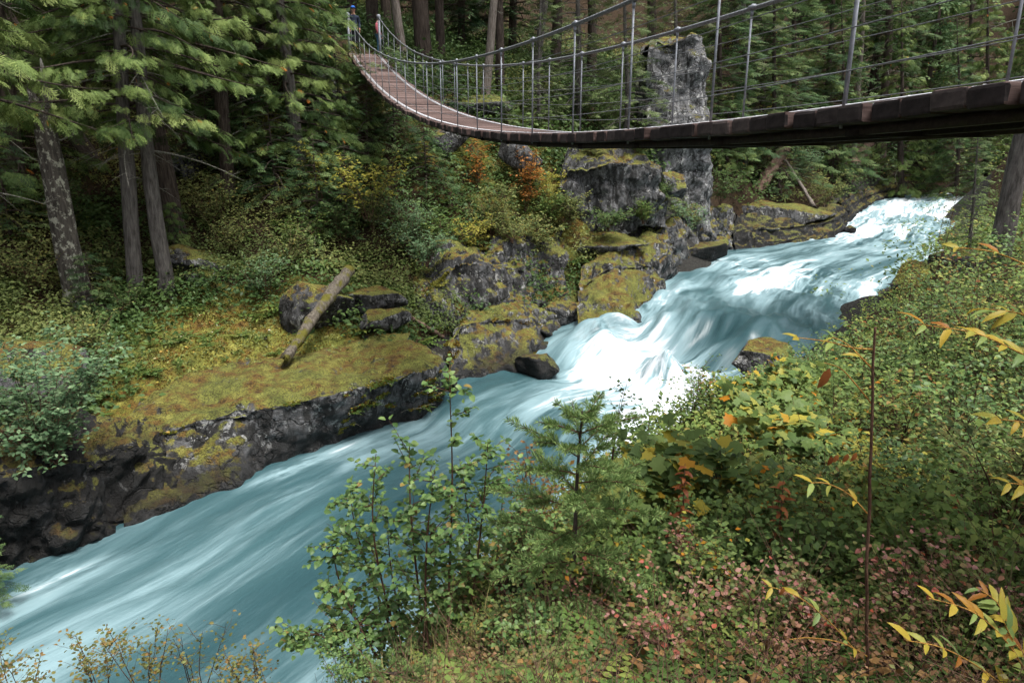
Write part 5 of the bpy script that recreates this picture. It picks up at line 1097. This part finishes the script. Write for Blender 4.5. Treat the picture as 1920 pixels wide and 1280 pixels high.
# alder clump: stems traced from the photograph at about five metres
def alder(st, en, rs):
    base = np.array(BASE_A); st2 = []; en2 = []
    for pts, Y in [([(838, 1330), (842, 1100), (848, 900), (842, 700)], 5.0), ([(815, 1340), (790, 1150), (770, 960), (768, 830)], 5.1), ([(800, 1340), (740, 1180), (700, 1000), (705, 850)], 5.2), ([(795, 1340), (700, 1220), (640, 1100), (620, 1010)], 5.0),
                   ([(850, 1330), (885, 1120), (905, 960), (915, 830)], 5.2), ([(845, 1330), (870, 1150), (880, 1000), (862, 860)], 5.5), ([(800, 1345), (680, 1260), (600, 1190), (545, 1210)], 4.8), ([(820, 1340), (765, 1200), (735, 1080), (725, 960)], 5.6), ([(860, 1335), (930, 1180), (955, 1060), (958, 960)], 5.3), ([(825, 1335), (800, 1180), (800, 1020), (815, 880)], 4.8), ([(830, 1335), (870, 1200), (925, 1080), (945, 900)], 5.6), ([(800, 1340), (720, 1230), (660, 1150), (600, 1100)], 5.4), ([(805, 1340), (725, 1160), (672, 1010), (655, 920)], 5.5)]:
        c = crom([PY(p[0], p[1], Y+.08*i) for i, p in enumerate(pts)], 14)-base; st2.append((c, np.linspace(.016, .003, 14)))
        for j in range(30):
            u = rs.uniform(.18, 1.0); i = min(int(u*13), 12); p = c[i]; a = rs.uniform(0, 2*np.pi); l = .42*rs.uniform(.5, 1.15)*(1.2-.65*u); dd = np.array([np.cos(a), np.sin(a), .45+rs.normal(0, .2)])
            e1 = p+dd*l*.5; e2 = e1+(dd+rs.normal(0, .25, 3))*l*.5; st2.append((np.array([p, e1, e2]), np.array([.005, .004, .0015]))); en2.append((p, e1, e2))
        en2.append((c[-4], c[-2], c[-1]))
    return st2, en2
BASE_A = plan(835, 4.9)
shrub('tall many-stemmed alder clump with oval green leaves at bottom centre', BASE_A, 'alder', 401, 2, 1, .1, 1, .1, 14, .062, LEAF_OV, 'alder_shrub', 'shrub', 'redstem', parts=V_AL, droop=.2, extra=alder)

# young fir with needles
def needle_fir(label, pts, Y, seed, Lmax, nbr, needle=.026):
    rs = R(seed); base = PY(pts[0][0], pts[0][1], Y); o = thing('fir_sapling', label, 'sapling', base); c = crom([PY(p[0], p[1], Y) for p in pts], 30)-base
    g = Geo(); g.tube(c, np.linspace(.024, .005, 30), 8); obj('trunk', g.make('trunk', M['bark_brown'], True, False), o)
    gb = Geo(); gn = Geo(); NV_ = np.array([(0, 0, 0), (.5, -.062, .01), (1, 0, 0), (.5, .062, .01)]); segs = []
    H = c[-1, 2]
    for i in range(nbr):
        u = 1-(i+.5)/nbr*.72; k = int(u*29); p = c[k]; az = i*2.4+rs.normal(0, .3); L = Lmax*(1-u)**.55*rs.uniform(.75, 1.1)+.06
        d = np.array([math.cos(az), math.sin(az), .55*u+.1]); s = np.linspace(0, 1, 8)[:, None]; b = p+d*L*s+np.array([0, 0, -.22*L])*s**2*(1.6-u)
        gb.tube(b, np.linspace(.006, .002, 8), 5, 0, False); segs.append((b, L))
        for j in range(int(3+L*14)):
            q = rs.uniform(.25, .95); p2 = b[int(q*7)]; sd = np.cross(d, [0, 0, 1.]); sd /= np.linalg.norm(sd); e = p2+(sd*rs.choice([-1, 1])*.75+d*.75+[0, 0, -.12])*L*.42*(1.15-q)*rs.uniform(.6, 1.1)
            b2 = p2+(e-p2)*np.linspace(0, 1, 5)[:, None]; gb.tube(b2, np.linspace(.003, .0012, 5), 4, 0, False); segs.append((b2, np.linalg.norm(e-p2)))
    segs.append((c[-8:], .2))
    for b, L in segs:
        n = int(L*540)+18; u = rs.uniform(.05, 1, n); t = u*(len(b)-1); i = np.clip(t.astype(int), 0, len(b)-2); p = b[i]+(b[i+1]-b[i])*(t-i)[:, None]; a = b[-1]-b[0]; a /= np.linalg.norm(a)
        d = rs.normal(0, 1, (n, 3)); d -= (d @ a)[:, None]*a; d /= np.linalg.norm(d, axis=1)[:, None]; d = d+a*.75
        gn.inst(NV_, [(0, 1, 2, 3)], None, frames(d, rs.normal(0, 1, (n, 3)))*(needle*rs.uniform(.7, 1.2, n))[:, None, None], p, np.clip(rs.normal(.55, .2, n)+.25*(u-.5), 0, 1))
    tag(obj('branches', gb.make('branches', M['redstem'], True, False), o), kind='stuff'); tag(obj('needles', gn.make('needles', M['firneedle']), o), kind='stuff')
M['firneedle'] = leaf_mat('fir_needles', G((0, (.04, .07, .024)), (.5, (.11, .165, .055)), (1, (.24, .30, .11))), .2)
needle_fir('young fir with bristly green boughs in the centre of the near bank', [(1062, 1300), (1075, 1080), (1082, 900), (1092, 770)], 4.1, 411, .95, 30, .045)
needle_fir('low pale fir tip left of the young fir at the bottom edge', [(860, 1330), (800, 1270), (745, 1262), (690, 1262)], 4.0, 412, .22, 14, .035)

# thimbleberry patch
for i, (px, Y, lab) in enumerate([(1230, 7.2, 'thimbleberry plant with big lobed leaves right of the young fir'), (1330, 6.8, 'thimbleberry plant at the middle of the lobed-leaf patch'), (1400, 10.2, 'thimbleberry plant turning orange below the mossy point rock'), (1450, 7.6, 'thimbleberry plant with yellow lobed leaves left of the tall bare stem'), (1290, 5.6, 'low thimbleberry plant in front of the lobed-leaf patch'), (1180, 5.6, 'thimbleberry plant tucked under the young fir boughs'), (1520, 6.4, 'thimbleberry plant half behind the tall bare stem'), (1370, 5.4, 'thimbleberry plant in the front row left of the brown fireweed stalk'), (1480, 10.5, 'far thimbleberry plant below the bush on the point rock')]):
    b = plan(px, Y); shrub(lab, b, 'thimble', 420+i, .8, 9, .55, 5, .3, 4, .115, LEAF_MAPLE, 'thimbleberry_plant', 'plant', 'redstem', .007, V_TH, droop=.1, up=.5, lo=.45)
# pinkish low shrubs
for i, (px, Y, lab) in enumerate([(1120, 3.9, 'pink-tinged huckleberry bush at the foot of the young fir'), (1270, 4.3, 'pink-tinged huckleberry bush below the thimbleberry patch'), (1380, 3.4, 'pink-tinged huckleberry bush at the bottom edge right of the young fir'), (1500, 3.3, 'pink-tinged huckleberry bush left of the tall bare stem foot'), (1690, 3.2, 'crimson huckleberry bush right of the tall bare stem foot'), (1240, 3.2, 'reddish twiggy bush at the bottom edge under the young fir'), (1820, 3.0, 'purplish huckleberry bush under the yellow compound leaves')]):
    b = plan(px, Y); shrub(lab, b, 'redlow', 440+i, .5, 9, .42, 8, .18, 5, .032, LEAF_OV, 'huckleberry_bush', 'shrub', 'redstem', .004, V_PK, droop=.1, up=.6, lo=.4)
# tall bare stem with yellowing leaves
def compound(o, pts, n, ls, meshes, rs, rad=.004, mat='yellowstem', tip=True):
    c = crom(pts, 16); g = Geo(); g.tube(c, np.linspace(rad, rad*.4, 16), 6, 0, False); obj('leaf_stalk', g.make('leaf_stalk', M[mat], True, False), o)
    for k in range(n):
        u = .25+.72*k/max(n-1, 1); i = int(u*15); p = c[i]; a = c[min(i+1, 15)]-c[i-1]; a /= np.linalg.norm(a); sd = np.cross(a, [rs.normal(0, .15), -.4, .9]); sd /= np.linalg.norm(sd)+1e-9
        for s in (-1, 1):
            if rs.rand() < .12: continue
            d = a*.75+sd*s*.7+[0, 0, rs.normal(-.12, .18)]; X = frames(d[None], np.array([[rs.normal(0, .25), -.4+rs.normal(0, .25), .9]]))[0]*ls*rs.uniform(.65, 1.2)
            l = bpy.data.objects.new('leaflet', meshes[rs.randint(len(meshes))]); COL.objects.link(l); l.parent = o
            l.matrix_local = Matrix(((X[0][0], X[1][0], X[2][0], p[0]), (X[0][1], X[1][1], X[2][1], p[1]), (X[0][2], X[1][2], X[2][2], p[2]), (0, 0, 0, 1)))
M['brown_leafstem'] = M['redstem']
rs = R(450); Yt = 2.7; tb = PY(1622, 1400, Yt); tst = thing('ash_sapling', 'tall thin bare stem with a few yellow leaflets rising from the bottom right', 'sapling', tb)
c = crom([PY(*p, Yt)-tb for p in [(1622, 1400), (1626, 1150), (1632, 900), (1638, 740), (1645, 612)]], 40); c += fbm(np.stack([c[:, 2]*4, 0*c[:, 0], 0*c[:, 0]], 1), 2, 5)[:, None]*np.array([.012, .006, 0])
g = Geo(); g.tube(c, np.linspace(.0085, .005, 40), 8); obj('stem', g.make('stem', M['redstem'], True, False), tst)
L_ = lambda *ps: [PY(x, y, Yt+dy)-tb for x, y, dy in ps]
for ps, n in [((( 1626, 962, 0), (1590, 925, -.03), (1550, 906, -.06), (1520, 905, -.08)), 3), (((1637, 760, 0), (1600, 715, .02), (1575, 690, .05), (1545, 680, .08)), 0), (((1640, 655, 0), (1600, 652, -.03), (1550, 640, -.05), (1488, 632, -.08)), 3), (((1634, 690, 0), (1600, 655, .06), (1580, 640, .1), (1560, 632, .12)), 2), (((1622, 1240, 0), (1560, 1170, -.04), (1500, 1120, -.08), (1440, 1098, -.1)), 4), (((1626, 1230, 0), (1580, 1205, -.1), (1520, 1195, -.15), (1480, 1198, -.18)), 1)]:
    compound(tst, L_(*ps), n, .072, V_AS, rs)
for (x, y, dy) in [(1556, 690, .08), (1560, 855, -.02), (1572, 852, -.02), (1590, 850, 0), (1606, 848, 0), (1470, 1100, -.1)]:
    p = PY(x, y, Yt+dy)-tb; X = frames(np.array([[rs.normal(-.2, .2), .05, -1.0]]), np.array([[0, -1., 0.2]]))[0]*(.105 if y == 690 else .05)
    l = obj('dead_leaf', V_BR[rs.randint(3)], tst); l.matrix_local = Matrix(((X[0][0], X[1][0], X[2][0], p[0]), (X[0][1], X[1][1], X[2][1], p[1]), (X[0][2], X[1][2], X[2][2], p[2]), (0, 0, 0, 1)))
# mountain-ash sprays entering from the right edge
def ash(label, base_px, Y, sprays, ls, seed, stem=True):
    rs = R(seed); b = PY(*base_px, Y); o = thing('ash_branch', label, 'branch', b)
    for ps, n, dy in sprays: compound(o, [PY(x, y, Y+dy*k)-b for k, (x, y) in enumerate(ps)], n, ls, V_AS, rs, .0045)
    return o
ash('yellow and green compound leaves at the lower right corner', (1960, 1330), 2.3, [([(1960, 1330), (1900, 1220), (1830, 1150), (1740, 1120)], 7, -.03), ([(1960, 1290), (1900, 1190), (1870, 1130), (1830, 1100)], 7, .04), ([(1950, 1340), (1850, 1260), (1770, 1215), (1700, 1200)], 6, -.06), ([(1980, 1300), (1940, 1250), (1900, 1200), (1880, 1160)], 6, .0)], .088, 461)
ash('green compound leaf spray with yellow spots entering at the right edge', (2000, 690), 2.5, [([(2000, 700), (1920, 665), (1830, 625), (1720, 608)], 7, .0), ([(2000, 640), (1940, 600), (1900, 585), (1850, 580)], 5, .05)], .095, 462)
ash('yellowing leaf spray arching in from the right under the leaning trunk', (2000, 540), 2.6, [([(2000, 540), (1930, 500), (1860, 472), (1790, 464)], 3, .0)], .085, 463)
ash('narrow green leaf spray low on the right edge', (2010, 800), 2.6, [([(2010, 830), (1950, 800), (1910, 790), (1870, 786)], 4, .0), ([(2010, 960), (1960, 930), (1920, 910), (1890, 905)], 4, .0)], .09, 464)
# wild rose tips at the bottom left
for i, (px, top, Y, lab, h) in enumerate([(20, 1200, 4.6, 'rose twigs at the bottom left corner', .9), (165, 1175, 4.9, 'bushy rose top left of the tallest rose shoot', 1.0), (250, 1135, 4.8, 'tallest rose shoot with dark hips over the river at lower left', 1.15), (350, 1160, 5.0, 'bare forked rose shoot right of the tallest one', 1.0), (465, 1235, 4.7, 'small rose tip nearest the alder clump at the bottom', .6)]):
    tp = PY(px, top, Y); shrub(lab, tp-[0, 0, h], 'huckle', 470+i, h, 5, .38, 9, .22, 7 if i != 3 else 3, .034, LEAF_OV, 'rose_shrub', 'shrub', 'redstem', .006, V_RO, droop=.1, up=.6, lo=.45)
shrub('fine-leaved twiggy bush at the bottom left of the alder clump', PY(650, 1190, 4.6)-[0, 0, .6], 'alder', 480, .6, 7, .3, 9, .18, 8, .026, LEAF_OV, 'shrub', 'shrub', 'redstem', .004, droop=.1)
for i, (px, Y, h, mat, ls, lab) in enumerate([(1580, 7.2, 1.1, 'thimble', .07, 'bright green leafy bush left of the tall bare stem top'), (1680, 6.4, 1.0, 'mixed', .06, 'yellow-green leafy bush right of the tall bare stem'), (1790, 5.4, 1.1, 'alder', .06, 'broad green bush at the right between the dried stalk and the edge'), (1880, 9.5, 1.6, 'mixed', .075, 'tall rust-tinged bush at the right edge below the leaning trunk'),
     (1740, 10.5, 1.5, 'alder', .075, 'tall green bush above the broad green bush at right'), (1620, 10.8, 1.1, 'mixed', .075, 'leafy bush between the point rock and the slim saplings'), (1430, 12.0, .7, 'alder', .07, 'bush on the bank edge beside the mossy point rock'), (1340, 11.0, 1.0, 'mixed', .07, 'bush on the bank edge where the foam shows through'),
     (1850, 16.0, 1.8, 'alder', .09, 'dense bush under the leaning right trunk'), (1835, 8.6, 1.7, 'mixed', .07, 'tall mixed green bush near the right edge above the broad green bush'), (1905, 6.6, 1.4, 'alder', .06, 'tall green bush cut by the right picture edge'), (1785, 13.0, 1.9, 'alder', .085, 'tall bush between the slim saplings and the leaning right trunk'), (1150, 4.2, .6, 'thimble', .045, 'bright green low bush at the right foot of the young fir'), (1330, 3.9, .55, 'thimble', .04, 'bright green low bush among the pink-tinged huckleberries'), (1000, 3.7, .5, 'alder', .04, 'low green bush at the bottom edge left of the young fir'),
     (1660, 5.0, .7, 'yellow', .05, 'small yellow bush right of the tall bare stem'), (1450, 4.6, .7, 'thimble', .055, 'bright low bush left of the brown fireweed stalk'), (1000, 5.3, .8, 'alder', .05, 'shaded bush between the alder clump and the young fir'), (1880, 4.2, .9, 'huckle', .05, 'yellow-green bush at the right edge above the compound leaves'), (940, 4.4, .5, 'huckle', .04, 'low olive bush at the bottom right of the alder clump')]):
    shrub(lab, plan(px, Y), mat, 600+i, h, 9, h*.6, 12, h*.38, 8, ls, LEAF_MID, 'leafy_bush', 'shrub', 'redstem', .008, up=.5, tone=(.5, .25))
# slim saplings and shrubs along the right bank
for i, (px, Y, h, ns, sp, mat, ls, lab) in enumerate([(1742, 17.0, 3.8, 3, .5, 'huckle', .085, 'tallest slim sapling in front of the far river bend'), (1700, 14.5, 2.6, 4, .6, 'mixed', .07, 'slim sapling with small yellowish leaves over the upper pool'), (1655, 13.0, 2.0, 3, .6, 'mixed', .065, 'airy sapling left of the yellowish slim sapling'),
     (1560, 13.0, .9, 7, .7, 'alder', .06, 'leafy bush behind the mossy point rock'), (1500, 14.5, .8, 8, .7, 'alder', .065, 'leafy bush draped over the mossy point rock'), (1290, 10.5, 1.2, 4, .5, 'alder', .05, 'dark twiggy shrub against the white foam right of the young fir'), (1215, 9.6, 1.2, 3, .3, 'alder', .05, 'thin twig shrub against the white foam nearest the young fir'),
     (1140, 7.4, 1.5, 3, .3, 'alder', .055, 'upright leafy shoot just behind the young fir top'), (1000, 6.4, 1.1, 4, .35, 'litter', .05, 'dry brown-seeded stalk between the alder clump and the young fir'), (1620, 9.5, 1.1, 8, .8, 'alder', .06, 'green bush behind the tall bare stem'), (1760, 8.0, .9, 8, .7, 'mixed', .05, 'tangled bush right of the tall bare stem'),
     (1840, 12.0, 1.2, 9, .9, 'mixed', .06, 'tangled bush below the leaning right trunk'), (1720, 19.5, 1.2, 8, .9, 'yellow', .07, 'yellowing bush by the brown waterline rock'), (1860, 6.0, .8, 8, .6, 'alder', .05, 'green bush at the right edge above the compound leaves'), (1540, 5.2, .6, 9, .5, 'alder', .045, 'low green bush left of the tall bare stem'), (1720, 4.6, .6, 9, .5, 'alder', .045, 'low green bush right of the tall bare stem')]):
    shrub(lab, plan(px, Y), mat, 500+i, h, ns, sp, 11, .42 if h > 1 else .28, 8, ls, LEAF_MID if Y < 11 else LEAF2, 'sapling' if h >= 2 else 'shrub', 'sapling' if h >= 2 else 'shrub', 'redstem', .011 if h > 1 else .006, up=.4)
# dry fireweed stalks
for i, (px, top, Y, lab) in enumerate([(1285, 870, 4.6, 'orange dried fireweed stalk in front of the thimbleberry patch'), (1470, 900, 4.2, 'brown dried fireweed stalk left of the tall bare stem'), (1790, 920, 4.2, 'brown dried fireweed stalk right of the tall bare stem')]):
    tp = PY(px, top, Y); h = .75; rs = R(530+i); o = thing('fireweed_stalk', lab, 'plant', tp-[0, 0, h]); g = Geo(); g.tube([(0, 0, -.15), (.01, 0, h*.5), (0, .01, h)], [.006, .005, .002], 6); obj('stem', g.make('stem', M['deadstem'], True, False), o)
    for k in range(34):
        zz = h*(.2+.8*k/34); a = k*2.4; d = np.array([math.cos(a), math.sin(a), rs.uniform(-.5, .2)]); X = frames(d[None], np.array([[0, 0, 1.]]))[0]*.085*rs.uniform(.7, 1.2)
        l = obj('leaf', V_BR[rs.randint(3)], o); l.matrix_local = Matrix(((X[0][0], X[1][0], X[2][0], 0), (X[0][1], X[1][1], X[2][1], 0), (X[0][2], X[1][2], X[2][2], zz), (0, 0, 0, 1)))
